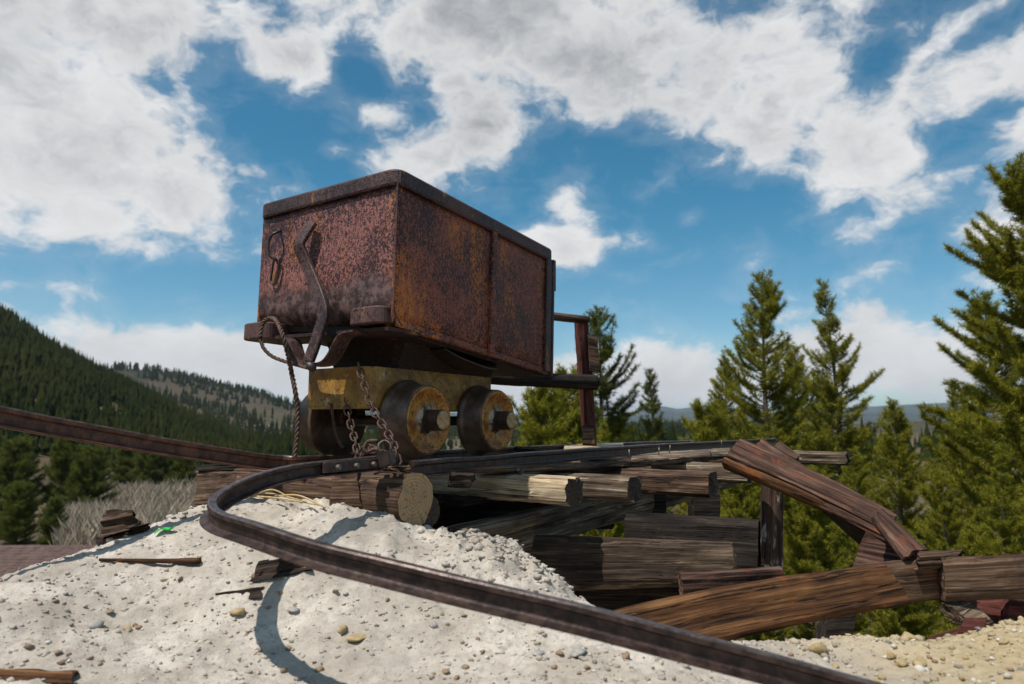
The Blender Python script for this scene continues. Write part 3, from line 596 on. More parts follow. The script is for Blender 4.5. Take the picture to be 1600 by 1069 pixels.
pine('lowest little pine showing under the long front plank', 1195, 925, 4.4, rot=.2, group=G, proto=pC)
pine('little pine showing under the slanting cut of the front plank', 1330, 930, 4.0, rot=1.2, group=G, proto=pC, needle='needle_dark')
pine('low pine behind the front planks at the right edge', 1530, 830, 5.2, rot=.9, group=G, proto=pC)
G2 = 'pines standing in the valley on the left'
pD = pine('tall dark valley pine at the left edge under the rail', 28, 690, 42, group=G2, seed=21, spread=1.7, tuft=.22, nn=14, ragged=.3, crown_pow=.48, needle='needle_dark')
pE = pine('dark valley pine right of the one at the left edge', 108, 682, 44, group=G2, seed=22, spread=1.45, tuft=.22, nn=14, ragged=.3, crown_pow=.5, needle='needle_dark')
pine('smaller dark pine touching the brush thicket', 145, 702, 43, rot=2, group=G2, proto=pD, needle='needle_dark')
pine('rounded green pine in front, above the shingled roof', 32, 758, 30, rot=1, group=G2, proto=pD, needle='needle')
pine('low rounded pine right of it above the shingled roof', 86, 780, 29, rot=4, group=G2, proto=pE, needle='needle')
pine('dark pine at the far rim of the brush, left one', 196, 690, 58, rot=3, group=G2, proto=pE, needle='needle_dark')
pine('dark pine at the far rim of the brush, middle one', 232, 692, 57, rot=5, group=G2, proto=pD, needle='needle_dark')
pine('dark pine at the far rim of the brush, right one', 268, 700, 58, rot=.5, group=G2, proto=pE, needle='needle_dark')
pine('dark pine close left of the rotten timber end', 292, 706, 56, rot=1.7, group=G2, proto=pD, needle='needle_dark')

# ------------------------------------------------------------------ the house below the dump
def build_house():
    r0 = at(-260, 852, 17.0); r1 = at(178, 846, 17.0); e = empty('house', (r0.x, 16, Tz(r0.x, 16)), 'low house below the dump with a brown shingled roof', 'house')
    dy, dz = 3.0, 1.15; mt = simple_noise('brown_shingle', (.075, .042, .034), (.125, .075, .062), 6, .9, .3, .004); mw = simple_noise('house_wall', (.10, .07, .045), (.16, .11, .07), 3, .9)
    V, Fc = [], []
    rows = 26; cols = 60; prng = random.Random(2)
    for side in (-1, 1):
        for k in range(rows):                      # each course of shingles a little proud of the one below
            t0, t1 = k / rows, (k + 1.18) / rows; off = prng.random()
            for c in range(cols):
                u0 = (c + off * .8) / cols; u1 = u0 + .96 / cols; lift = .007 + prng.random() * .008; b = len(V)
                for (u, t, l) in ((u0, t0, .004), (u1, t0, .004), (u1, t1, lift), (u0, t1, lift), (u1, t1, lift - .006), (u0, t1, lift - .006)):
                    V.append((r0.x + (r1.x - r0.x) * u, 17 + side * dy * t, r0.z - dz * t + l))
                Fc += [(b, b + 1, b + 2, b + 3), (b + 3, b + 2, b + 4, b + 5)]
    sh = link('shingles', mesh('shingles', V, Fc), mt, e); sh['kind'] = 'stuff'
    roof = []
    x0, x1 = r0.x - .1, r1.x + .1
    V = [(x0, 17, r0.z), (x1, 17, r0.z), (x1, 17 - dy - .2, r0.z - dz - .09), (x0, 17 - dy - .2, r0.z - dz - .09), (x1, 17 + dy + .2, r0.z - dz - .09), (x0, 17 + dy + .2, r0.z - dz - .09)]
    V += [(a, b, c - .06) for a, b, c in V]
    link('roof', mesh('roof', V, [(0, 1, 2, 3), (1, 0, 5, 4), (6, 9, 8, 7), (7, 10, 11, 6), (3, 2, 8, 9), (4, 5, 11, 10), (1, 7, 8, 2), (0, 3, 9, 6), (0, 6, 11, 5), (1, 4, 10, 7)]), mt, e)
    zb = Tz(r0.x, 16) - .5; xa, xb, ya, yb = x0 + .4, x1 - .4, 17 - dy + .2, 17 + dy - .2; zt = r0.z - dz * (dy - .2) / dy - .07
    V = [(xa, ya, zb), (xb, ya, zb), (xb, yb, zb), (xa, yb, zb), (xa, ya, zt), (xb, ya, zt), (xb, yb, zt), (xa, yb, zt), (xa, 17, r0.z - .1), (xb, 17, r0.z - .1)]
    link('wall', mesh('wall', V, [(0, 1, 5, 4), (1, 2, 6, 9, 5), (2, 3, 7, 6), (3, 0, 4, 8, 7)]), mw, e)
build_house()

# ------------------------------------------------------------------ rails
def rail_prof(h=.060):
    b, hw, w = .027, .0145, .0045
    return [(-b, -h), (b, -h), (b, -h + .004), (w + .003, -h + .010), (w, -h + .015), (w, -.021), (hw, -.015), (hw, -.004), (hw - .004, 0), (-hw + .004, 0), (-hw, -.004), (-hw, -.015), (-w, -.021), (-w, -h + .015), (-w - .003, -h + .010), (-b, -h + .004)]
def rail(name, pts, label, m='rail', tilt=None, n=10, parent=None, k=1.0):
    path = [p + Vector((rnoise(p.x * 4, p.y * 4, 1), rnoise(p.x * 4, p.y * 4, 7), rnoise(p.x * 4, p.y * 4, 4))) * .003 for p in catmull(pts, n)] if len(pts) > 2 else [Vector(pts[0]).lerp(Vector(pts[1]), k / 40) for k in range(41)]
    ups = [Vector((0, 0, 1)) if not tilt else (Vector((0, 0, 1)) + tilt(i / (len(path) - 1))).normalized() for i in range(len(path))]
    V, Fc = sweep(path, [(a * k, b * k) for a, b in rail_prof()], ups); me = mesh(name, V, Fc, False)
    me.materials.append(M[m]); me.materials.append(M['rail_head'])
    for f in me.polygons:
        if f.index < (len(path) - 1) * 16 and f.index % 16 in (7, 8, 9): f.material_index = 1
    o = link(name, me, None, parent); recenter(o) if parent is None else None
    return tag(o, label, 'rail') if label else o
RZ = -.135
NR = Vector((-.265, 2.6, RZ))                    # a point on the near rail, top of the head
def tr(t, e=0., z=0.): return NR + AX * t + NX * e + Vector((0, 0, z))
rail('track_rail', [tr(-.17), tr(1.5), tr(3.2, .0, -.012), tr(5.65, .02, -.035)], 'near straight rail carrying the cart wheels', n=16)
far_pts = [tr(4.4, -.50, -.035), tr(2.2, -.5, -.01), tr(.6, -.5), at(494, 711.5, 2.72), at(440, 711, 2.66), at(395, 706, 2.58), at(300, 691, 2.42), at(150, 664, 2.2), at(0, 634, 2.0), at(-150, 606, 1.82), at(-330, 570, 1.62)]
rail('track_rail', far_pts, 'far rail running under the cart and bending up to the left edge', 'rail_red', n=12)
loop = [at(594, 712, 2.39), at(550, 716, 2.27), at(500, 720, 2.17), at(450, 728, 2.08), at(400, 741, 1.99), at(360, 757, 1.90), at(336, 774, 1.80), at(334, 790, 1.72), at(352, 803, 1.64), at(400, 817, 1.53), at(500, 846, 1.41), at(600, 871, 1.34), at(700, 895, 1.30), at(850, 931, 1.27), at(1000, 968, 1.25), at(1200, 1020, 1.24), at(1400, 1074, 1.23), at(1700, 1150, 1.22)]
brail = empty('bent_rail', loop[7] - Vector((0, 0, .3)), 'loose rail bent into a hairpin loop across the foreground', 'rail')
rail('rail_bar', loop, None, n=8, parent=brail, k=.80, tilt=lambda t: Vector((.12, .10, 0)) * math.exp(-((t - .40) / .12) ** 2))
def box_mesh(name, L, W, H, bev=.004, seg=1):
    bm = bmesh.new(); bmesh.ops.create_cube(bm, size=1); bmesh.ops.scale(bm, vec=(L, W, H), verts=bm.verts)
    if bev: bmesh.ops.bevel(bm, geom=bm.edges[:], offset=bev, segments=seg, affect='EDGES')
    me = bpy.data.meshes.new(name); bm.to_mesh(me); bm.free(); return me
def cyl_mesh(name, r, L, n=20, bev=.003, r2=None):
    """cylinder along local X"""
    bm = bmesh.new(); bmesh.ops.create_cone(bm, cap_ends=True, segments=n, radius1=r, radius2=r if r2 is None else r2, depth=L)
    if bev: bmesh.ops.bevel(bm, geom=[e for e in bm.edges if len(e.link_faces) == 2 and any(len(f.verts) > 4 for f in e.link_faces)], offset=bev, segments=2, affect='EDGES')
    bmesh.ops.rotate(bm, verts=bm.verts, matrix=Matrix.Rotation(math.pi / 2, 3, 'Y')); me = bpy.data.meshes.new(name); bm.to_mesh(me); bm.free(); return me
# splice plate with bolts at the joint
sp0, sp1 = at(499, 731, 2.165), at(592, 723, 2.385); sd = (sp1 - sp0).normalized(); sn = sd.cross(Vector((0, 0, 1))).normalized()
pl = link('splice_plate', box_mesh('splice_plate', (sp1 - sp0).length, .010, .034, .002), M['black_steel'], brail); frame(pl, (sp0 + sp1) / 2 + sn * .017, sd, (0, 0, 1))
bm_ = cyl_mesh('bolt', .0085, .02, 6, .001)
for f in (.2, .5, .8): frame(link('bolt', bm_, M['bolt'], pl), sp0.lerp(sp1, f) + sn * .027, sn, (0, 0, 1))

# ------------------------------------------------------------------ mine cart
FLT, FRT, FLB, FRB, BRT, BRB = at(412, 338, 2.886), at(621, 284, 2.468), at(401, 512, 2.881), at(613, 507, 2.459), at(860, 406, 3.454), at(857, 585, 3.421)
BLT = FLT + BRT - FRT; BLB = FLB + BRB - FRB
cart = empty('mine_cart', (-.46, 3.06, RZ), 'rusty steel mine ore cart with ochre running gear standing on the track', 'cart')
def panel(name, tl, tr_, br, bl, thick, m, parent, nx=24, ny=16, dent=.004, seed=0, curl=None):
    """sheet steel panel between four corners (outer face), thickened inwards"""
    nrm = (tr_ - tl).cross(bl - tl).normalized() * -1; V, Fc = [], []
    for j in range(ny + 1):
        for i in range(nx + 1):
            u, v = i / nx, j / ny; p = tl.lerp(tr_, u).lerp(bl.lerp(br, u), v); ed = min(u, 1 - u, v, 1 - v) * 8; ed = min(1, ed)
            d = dent * ed * (rnoise(u * 3 + seed, v * 2.5, seed) + .4 * rnoise(u * 9, v * 7 + seed, 3))
            if curl: d += curl(u, v)
            V.append(p + nrm * d)
    k = len(V); V += [v - nrm * thick for v in V]
    w = nx + 1
    for j in range(ny):
        for i in range(nx):
            a = j * w + i; Fc.append((a, a + w, a + w + 1, a + 1)); Fc.append((k + a, k + a + 1, k + a + w + 1, k + a + w))
    ring = [i for i in range(w)] + [j * w + nx for j in range(1, ny + 1)] + [ny * w + i for i in range(nx - 1, -1, -1)] + [j * w for j in range(ny - 1, 0, -1)]
    for q in range(len(ring)): a, b = ring[q], ring[(q + 1) % len(ring)]; Fc.append((a, b, k + b, k + a))
    me = mesh(name, V, Fc, True); o = link(name, me, m, parent); return o, nrm
body, nF = panel('front_panel', FLT, FRT, FRB, FLB, .008, M['rust_front'], cart, seed=1, dent=.006, curl=lambda u, v: -.05 * max(0, (v - .86) / .14) ** 2)
side, nS = panel('side_panel', FRT, BRT, BRB, FRB, .008, M['rust_side'], cart, 36, 16, .008, 5, curl=lambda u, v: -.03 * max(0, (v - .9) / .1) ** 2)
panel('side_panel', BLT, FLT, FLB, BLB, .008, M['rust_side'], cart, 24, 12, .006, 9)
panel('end_gate', BRT, BLT, BLB, BRB, .010, M['rust_side'], cart, 16, 12, .006, 13)
upv = (FRT - FRB).normalized(); rt = (FRT - FLT).normalized(); bk = (BRT - FRT).normalized()
dn = -upv
# floor, slightly inside the curled lower edges
fl = [FLB + dn * .0 + rt * .03 + bk * .045, FRB - rt * .03 + bk * .045, BRB - rt * .03, BLB + rt * .03]
V = [p + dn * .015 for p in fl] + [p + upv * .005 for p in fl]
link('floor_plate', mesh('floor_plate', V, [(0, 1, 2, 3), (7, 6, 5, 4), (0, 4, 5, 1), (1, 5, 6, 2), (2, 6, 7, 3), (3, 7, 4, 0)]), M['rust_under'], cart)
# rolled rim round the top
def rounded_loop(c, r, n=6):
    out = []
    for i, p in enumerate(c):
        a = (c[i - 1] - p).normalized(); b = (c[(i + 1) % len(c)] - p).normalized()
        for k in range(n + 1):
            t = k / n; p0, p1 = p + a * r, p + b * r; out.append((p0 * (1 - t) ** 2 + p * 2 * t * (1 - t) + p1 * t * t))
    return out
rp = rounded_loop([FLT, FRT, BRT, BLT], .035); V, Fc = [], []
prof = [(.004, -.012), (.013, -.012), (.0165, -.004), (.0165, .042), (.012, .050), (-.012, .051), (-.018, .046), (-.018, .036), (.004, .034)]
cen = (FLT + FRT + BRT + BLT) / 4; n = len(prof); m_ = len(rp)
for i, p in enumerate(rp):
    t = (rp[(i + 1) % m_] - rp[i - 1]).normalized(); o_ = t.cross(upv).normalized(); o_ = o_ if o_.dot(p - cen) > 0 else -o_
    for (a, b) in prof: V.append(p + o_ * (a + .0015 * rnoise(p.x * 9, p.y * 9, b * 50)) + upv * (b + .003 * rnoise(p.x * 5, p.y * 5, 2)))
for i in range(m_):
    for k in range(n): Fc.append((i * n + k, i * n + (k + 1) % n, ((i + 1) % m_) * n + (k + 1) % n, ((i + 1) % m_) * n + k))
link('rim', mesh('rim', V, Fc), M['rust_dark'], cart)
# vertical bars on the side, corner strips
def strip(name, p0, p1, w_dir, w, t, nrm, m, parent, off=0., nseg=14):
    V, Fc = [], []
    for i in range(nseg + 1):
        c = p0.lerp(p1, i / nseg) + nrm * off; j = .0012 * rnoise(i * .7, p0.x * 9, 1)
        for (a, b) in ((-w / 2, 0), (w / 2, 0), (w / 2, t * .7), (w / 2 - .003, t), (-w / 2 + .003, t), (-w / 2, t * .7)): V.append(c + w_dir * (a + j) + nrm * b)
    for i in range(nseg):
        for k in range(6): Fc.append((i * 6 + k, (i + 1) * 6 + k, (i + 1) * 6 + (k + 1) % 6, i * 6 + (k + 1) % 6))
    Fc += [(0, 1, 2, 3, 4, 5), tuple(nseg * 6 + k for k in (5, 4, 3, 2, 1, 0))]
    return link(name, mesh(name, V, Fc), m, parent)
su = .545
sT, sB = FRT.lerp(BRT, su), FRB.lerp(BRB, su)
strip('stiffener_bar', sT + dn * .01, sB + upv * .012, bk, .034, .016, nS, M['rust_side'], cart, .002)
strip('corner_strip', FRT.lerp(BRT, .974) + dn * .005, FRB.lerp(BRB, .974) + upv * .01, bk, .05, .013, nS, M['rust_dark'], cart, .002)
strip('corner_strip', BRT + dn * .02 + bk * .012, BRB + dn * .01 + bk * .012, bk, .02, .024, nS, M['rust_dark'], cart, -.008)
strip('hinge', BRT + dn * .0 + bk * .018, BRT + dn * .16 + bk * .018, bk, .03, .03, nS, M['rust_dark'], cart, -.014, 4)
strip('corner_seam', FRT + dn * .006, FRB + upv * .01, (rt - bk * .2).normalized(), .010, .005, (nS + nF).normalized(), M['rust_dark'], cart, .0)
# flanged bottom edge strip of the side
strip('bottom_strip', FRB + bk * .02 + upv * .012, BRB + upv * .012, upv, .028, .006, nS, M['rust_side'], cart, -.006)
# bumper blocks and the plate below them
def plan_block(name, c, w, d, h, rad, m, parent, xdir, ydir, zdir):
    """block with rounded front corners; xdir = width, ydir = forwards"""
    pr = [(-w / 2, -.06), (w / 2, -.06)]
    for k in range(7): a = k / 6 * math.pi / 2; pr.append((w / 2 - rad + rad * math.cos(a), d - rad + rad * math.sin(a)))
    for k in range(7): a = math.pi / 2 + k / 6 * math.pi / 2; pr.append((-w / 2 + rad + rad * math.cos(a), d - rad + rad * math.sin(a)))
    n = len(pr); V = []
    for (zz, ins) in ((0, .004), (.004, 0), (h - .005, 0), (h, .005)):
        for (a, b) in pr: s = 1 - ins / max(w, d) * 2; V.append(c + xdir * a * s + ydir * b * s + zdir * zz)
    Fc = [tuple(range(n))[::-1], tuple(range(3 * n, 4 * n))] + [(r * n + k, r * n + (k + 1) % n, (r + 1) * n + (k + 1) % n, (r + 1) * n + k) for r in range(3) for k in range(n)]
    return link(name, mesh(name, V, Fc), m, parent)
fwd = nF if nF.dot(Vector((0, -1, 0))) > 0 else -nF; nF = fwd
plan_block('bumper', FRB - rt * .100 + dn * .0 + upv * .005, .18, .050, .062, .045, M['rust_dark'], cart, rt, nF, upv)
plan_block('bumper', FLB + rt * .062 + dn * .060, .17, .065, .068, .045, M['rust_dark'], cart, rt, nF, upv)
V = []; c0, c1 = FLB - rt * .02, FRB + rt * .0
for zz in (-.058, -.045): V += [c0 + upv * zz + nF * .02, c1 + upv * (zz + .035) + nF * .02, c1 + upv * (zz + .035) - nF * .16, c0 + upv * zz - nF * .16]
link('bumper_plate', mesh('bumper_plate', V, [(3, 2, 1, 0), (4, 5, 6, 7), (0, 1, 5, 4), (1, 2, 6, 5), (2, 3, 7, 6), (3, 0, 4, 7)]), M['rust_under'], cart)
# things on the front plate: points given as seen, placed on the plate
def fp(px, py, off=0.):
    d = px_dir(px, py); t = (FRT.dot(nF) + off) / d.dot(nF); return d * t
def flatbar(name, pts, w, t, m, parent, across):
    path = catmull(pts, 6); pr = [(-w / 2, -t / 2), (w / 2, -t / 2), (w / 2, t / 2 * .6), (w / 2 - .003, t / 2), (-w / 2 + .003, t / 2), (-w / 2, t / 2 * .6)]
    V, Fc = sweep(path, pr, across); return link(name, mesh(name, V, Fc), m, parent)
flatbar('lever', [fp(488, 347, .022), fp(477, 364, .038), fp(467, 383, .05), fp(474, 402, .04), fp(481, 419, .035), fp(492, 446, .04), fp(501, 470, .05), fp(505, 492, .058), fp(500, 512, .062), fp(491, 540, .07), fp(482, 564, .08)], .052, .016, M['rust_dark'], cart, nF)
link('lever_pin', tube_mesh('lever_pin', [fp(478, 566, .05), fp(488, 575, .10)], .016, 10), M['black_steel'], cart)
flatbar('bracket', [fp(452, 530, .03), fp(458, 534, .03), fp(463, 549, .03), fp(468, 565, .03), fp(480, 569, .03), fp(497, 570, .03), fp(513, 566, .03), fp(524, 552, .03), fp(534, 532, .03), fp(544, 522, .03), fp(562, 519, .03)], .012, .07, M['rust_dark'], cart, nF)
link('handle', tube_mesh('handle', catmull([fp(437, 360, .0), fp(433, 363, .03), fp(425, 367, .045), fp(420, 376, .045), fp(419, 392, .045), fp(421, 400, .042), fp(432, 406, .02), fp(434, 410, .0)], 6), .0062, 8), M['black_steel'], cart)
ringp = [fp(433, 402, .02), fp(436, 410, .02), fp(434, 428, .018), fp(432, 440, .016), fp(427, 444, .016), fp(423, 439, .016), fp(425, 424, .018), fp(428, 408, .02), fp(433, 402, .02)]
link('drop_link', tube_mesh('drop_link', catmull(ringp, 5), .0048, 8), M['black_steel'], cart)
# running gear frame
tc = Vector((-.466, 3.06, 0)); FW, FL0, FL1 = .185, -.43, .42
def fr(e, t, z): return tc + NX * e + AX * t + Vector((0, 0, z))
lp = rounded_loop([fr(-FW, FL0, 0), fr(FW, FL0, 0), fr(FW, FL1, 0), fr(-FW, FL1, 0)], .055, 6); V, Fc = [], []; n = len(lp)
inn = [tc + (p - tc) * .93 for p in lp]
for ring, zz in ((lp, .052), (lp, .214), (inn, .214), (inn, .052)):
    for p in ring: V.append(p + Vector((0, 0, zz + .002 * rnoise(p.x * 12, p.y * 12, zz))))
for a in range(4):
    for k in range(n): Fc.append((a * n + k, a * n + (k + 1) % n, ((a + 1) % 4) * n + (k + 1) % n, ((a + 1) % 4) * n + k))
link('truck_frame', mesh('truck_frame', V, Fc, False), M['ochre'], cart)
V = [p + Vector((0, 0, .19)) for p in inn] + [p + Vector((0, 0, .204)) for p in inn]
link('frame_deck', mesh('frame_deck', V, [tuple(range(n))[::-1], tuple(range(n, 2 * n))] + [(k, (k + 1) % n, n + (k + 1) % n, n + k) for k in range(n)]), M['rust_under'], cart)
# bolsters carrying the body, bent plate under it
V = [fr(e, t, z) for t, zz in ((-.27, .335), (.38, .275)) for (e, z) in ((-.17, .19), (.17, .19), (.24, zz + .03), (-.24, zz + .03))]
link('saddle', mesh('saddle', V, [(0, 1, 2, 3), (7, 6, 5, 4), (0, 4, 5, 1), (1, 5, 6, 2), (2, 6, 7, 3), (3, 7, 4, 0)]), M['rust_under'], cart)
pb = [fr(.24, -.12, .30), fr(.27, .0, .255), fr(.27, .16, .235), fr(.23, .22, .275), fr(.22, .3, .27)]
flatbar('bent_plate', pb, .16, .008, M['rust_under'], cart, Vector((0, 0, 1)))
# wheels
def lathe(name, prof, n=48):
    V, Fc = [], []
    for (x, r) in prof:
        for k in range(n): a = 2 * math.pi * k / n; V.append((x, r * math.cos(a), r * math.sin(a)))
    for i in range(len(prof) - 1):
        for k in range(n): Fc.append((i * n + k, i * n + (k + 1) % n, (i + 1) * n + (k + 1) % n, (i + 1) * n + k))
    Fc.append(tuple(range(n))[::-1]); Fc.append(tuple(range((len(prof) - 1) * n, len(prof) * n))); me = mesh(name, V, Fc, True)
    return me
WR = .142
disc = lathe('wheel_disc', [(-.05, .05), (-.05, .09), (-.022, .10), (-.022, WR - .028), (.006, WR - .02), (.016, WR - .013), (.014, WR - .002), (.006, WR + .002), (.006, WR - .006), (-.004, WR - .022), (-.014, WR - .04), (-.012, .075), (.004, .055), (.012, .045), (.02, .0405), (.02, .02)][5:], 48)
disc = lathe('wheel_disc', [(.004, WR - .012), (.018, WR - .010), (.020, WR - .016), (.012, WR - .022), (.002, WR - .030), (-.004, WR - .045), (-.003, .075), (.006, .056), (.016, .046), (.020, .030)], 56)
tread = lathe('tread', [(-.10, .06), (-.10, WR + .014), (-.097, WR + .020), (-.088, WR + .021), (-.078, WR + .010), (-.070, WR + .003), (.010, WR - .002), (.018, WR - .008), (.004, WR - .016), (-.03, WR - .03), (-.05, .06)], 56)
hubm = cyl_mesh('hub', .042, .080, 24, .006); hubend = lathe('hub_end', [(.0, .037), (.005, .035), (.006, .024), (.0065, .004)], 20); axlem = cyl_mesh('axle', .022, .58, 16, 0)
for t in (-.222, .268):
    ax = link('axle', axlem, M['black_steel'], cart); frame(ax, fr(0, t, RZ + WR), NX, (0, 0, 1))
    for s in (1, -1):
        c = fr(.292 * s, t, RZ + WR + .001); w = link('wheel', tread, M['tread'], cart); frame(w, c, NX * s, Vector((0, 0, 1)) + AX * (.3 * t + .9 * s))
        d = link('wheel_disc', disc, M['wheel'], w); frame(d, c, NX * s, (0, 0, 1))
        h = link('hub', hubm, M['black_steel'], w); frame(h, c + NX * s * .045, NX * s, (0, 0, 1))
        e_ = link('hub_end', hubend, M['hub_end'], w); frame(e_, c + NX * s * .0845, NX * s, (0, 0, 1))
for t in (-.222, .268):
    for s in (1, -1):
        b = link('axle_box', box_mesh('axle_box', .05, .09, .09, .01), M['rust_under'], cart); frame(b, fr(.15 * s, t, .03), NX, (0, 0, 1))

# ------------------------------------------------------------------ chains, wire ropes, padlock
def link_mesh(name, L=.040, W=.024, r=.0036):
    pts = []
    for k in range(20):
        a = 2 * math.pi * k / 20; x = (L / 2 - W / 2) * (1 if math.cos(a) > 0 else -1) + W / 2 * math.cos(a); pts.append(Vector((x, W / 2 * math.sin(a), 0)))
    V, Fc = [], []; n = 6
    for i, p in enumerate(pts):
        t = (pts[(i + 1) % 20] - pts[i - 1]).normalized(); l = t.cross(Vector((0, 0, 1)))
        for q in range(n): a = 2 * math.pi * q / n; V.append(p + l * r * math.cos(a) + Vector((0, 0, 1)) * r * math.sin(a))
    for i in range(20):
        for q in range(n): Fc.append((i * n + q, i * n + (q + 1) % n, ((i + 1) % 20) * n + (q + 1) % n, ((i + 1) % 20) * n + q))
    return mesh(name, V, Fc, True)
LK = link_mesh('link')
def chain(pts, label, step=.0285):
    path = catmull(pts, 24); e = empty('chain', pts[-1], label, 'chain'); acc = 0.; last = path[0]; k = 0; nxt = 0.
    for i in range(1, len(path)):
        seg = (path[i] - path[i - 1]).length
        while acc + seg >= nxt:
            p = path[i - 1].lerp(path[i], (nxt - acc) / max(seg, 1e-6)); t = (path[i] - path[i - 1]).normalized(); z = Vector((0, -1, .2)) if k % 2 else Vector((1, .3, .1))
            frame(link('link', LK, M['chain'], e), p, t, z + t * .01); k += 1; nxt += step
        acc += seg
chain([at(561, 574, 2.56), at(570, 604, 2.53), at(583, 640, 2.50), at(600, 668, 2.46), at(613, 690, 2.42), at(618, 706, 2.39), at(622, 724, 2.37)], 'rusty chain hanging from the cart down to the padlocked rail joint')
chain([at(540, 630, 2.62), at(545, 650, 2.62), at(550, 672, 2.60), at(556, 694, 2.56), at(559, 716, 2.52)], 'shorter rusty chain hanging under the cart beside the front wheel')
chain([at(560, 712, 2.5), at(574, 700, 2.47), at(590, 706, 2.44), at(604, 712, 2.40), at(612, 716, 2.37)], 'short chain lying along the rail joint beside the padlock')
def rope(pts, label, r=.0055, pitch=.06):
    path = catmull(pts, 14); L = 0.; V, Fc = [], []
    for s in range(3):
        P = []; L = 0.
        for i, p in enumerate(path):
            if i: L += (p - path[i - 1]).length
            t = (path[min(i + 1, len(path) - 1)] - path[max(i - 1, 0)]).normalized(); u = t.cross(Vector((.3, .9, .2))).normalized(); w = t.cross(u); a = L / pitch * 6.283 + s * 2.094
            P.append(p + (u * math.cos(a) + w * math.sin(a)) * r)
        v, f = sweep(P, circ(r * .85, 6), Vector((.3, .9, .25))); b = len(V); V += v; Fc += [tuple(b + i for i in q) for q in f]
    o = link('wire_rope', mesh('wire_rope', V, Fc, True), M['chain']); recenter(o); return tag(o, label, 'wire rope')
rope([fp(406, 528, .12), fp(410, 506, .10), fp(421, 498, .09), fp(432, 501, .12), fp(441, 522, .16), fp(449, 550, .15), at(455, 580, 2.62), at(461, 610, 2.60), at(465, 640, 2.60), at(464, 680, 2.58), at(460, 716, 2.56)], 'long rusty wire rope hanging from the left bumper down to the far rail')
rope([fp(407, 530, .115), fp(412, 544, .12), fp(424, 556, .11), fp(440, 563, .10), fp(460, 569, .09), fp(482, 575, .09)], 'short slack wire rope from the left bumper to the lever', .0045)
rope([fp(412, 504, .10), fp(424, 496, .10), fp(436, 506, .13), fp(443, 530, .15)], 'doubled strand of wire wrapped over the left bumper', .0035)
rope([at(517, 630, 2.66), at(521, 655, 2.66), at(526, 680, 2.66), at(536, 700, 2.66)], 'thin wire rope dangling under the ochre frame', .004)
pk = empty('padlock', at(606, 734, 2.36), 'dark steel padlock block on the rail joint below the chain', 'padlock')
pc = at(604, 717, 2.345); o = link('lock_body', box_mesh('lock_body', .058, .034, .052, .006, 2), M['black_steel'], pk); frame(o, pc, (.85, -.45, .28), (-.2, 0, 1))
o = link('shackle', tube_mesh('shackle', catmull([pc + Vector((-.02, 0, .02)), pc + Vector((-.03, .01, .045)), pc + Vector((-.01, .02, .06)), pc + Vector((.012, .01, .045)), pc + Vector((.012, 0, .02))], 6), .005, 8), M['black_steel'], pk)
hk = link('hook', tube_mesh('hook', catmull([at(598, 706, 2.42), at(586, 702, 2.42), at(574, 706, 2.42), at(570, 699, 2.42), at(576, 690, 2.42), at(590, 689, 2.42)], 6), .0075, 8), M['chain']); recenter(hk); tag(hk, 'rusty open hook lying behind the padlock', 'hook')

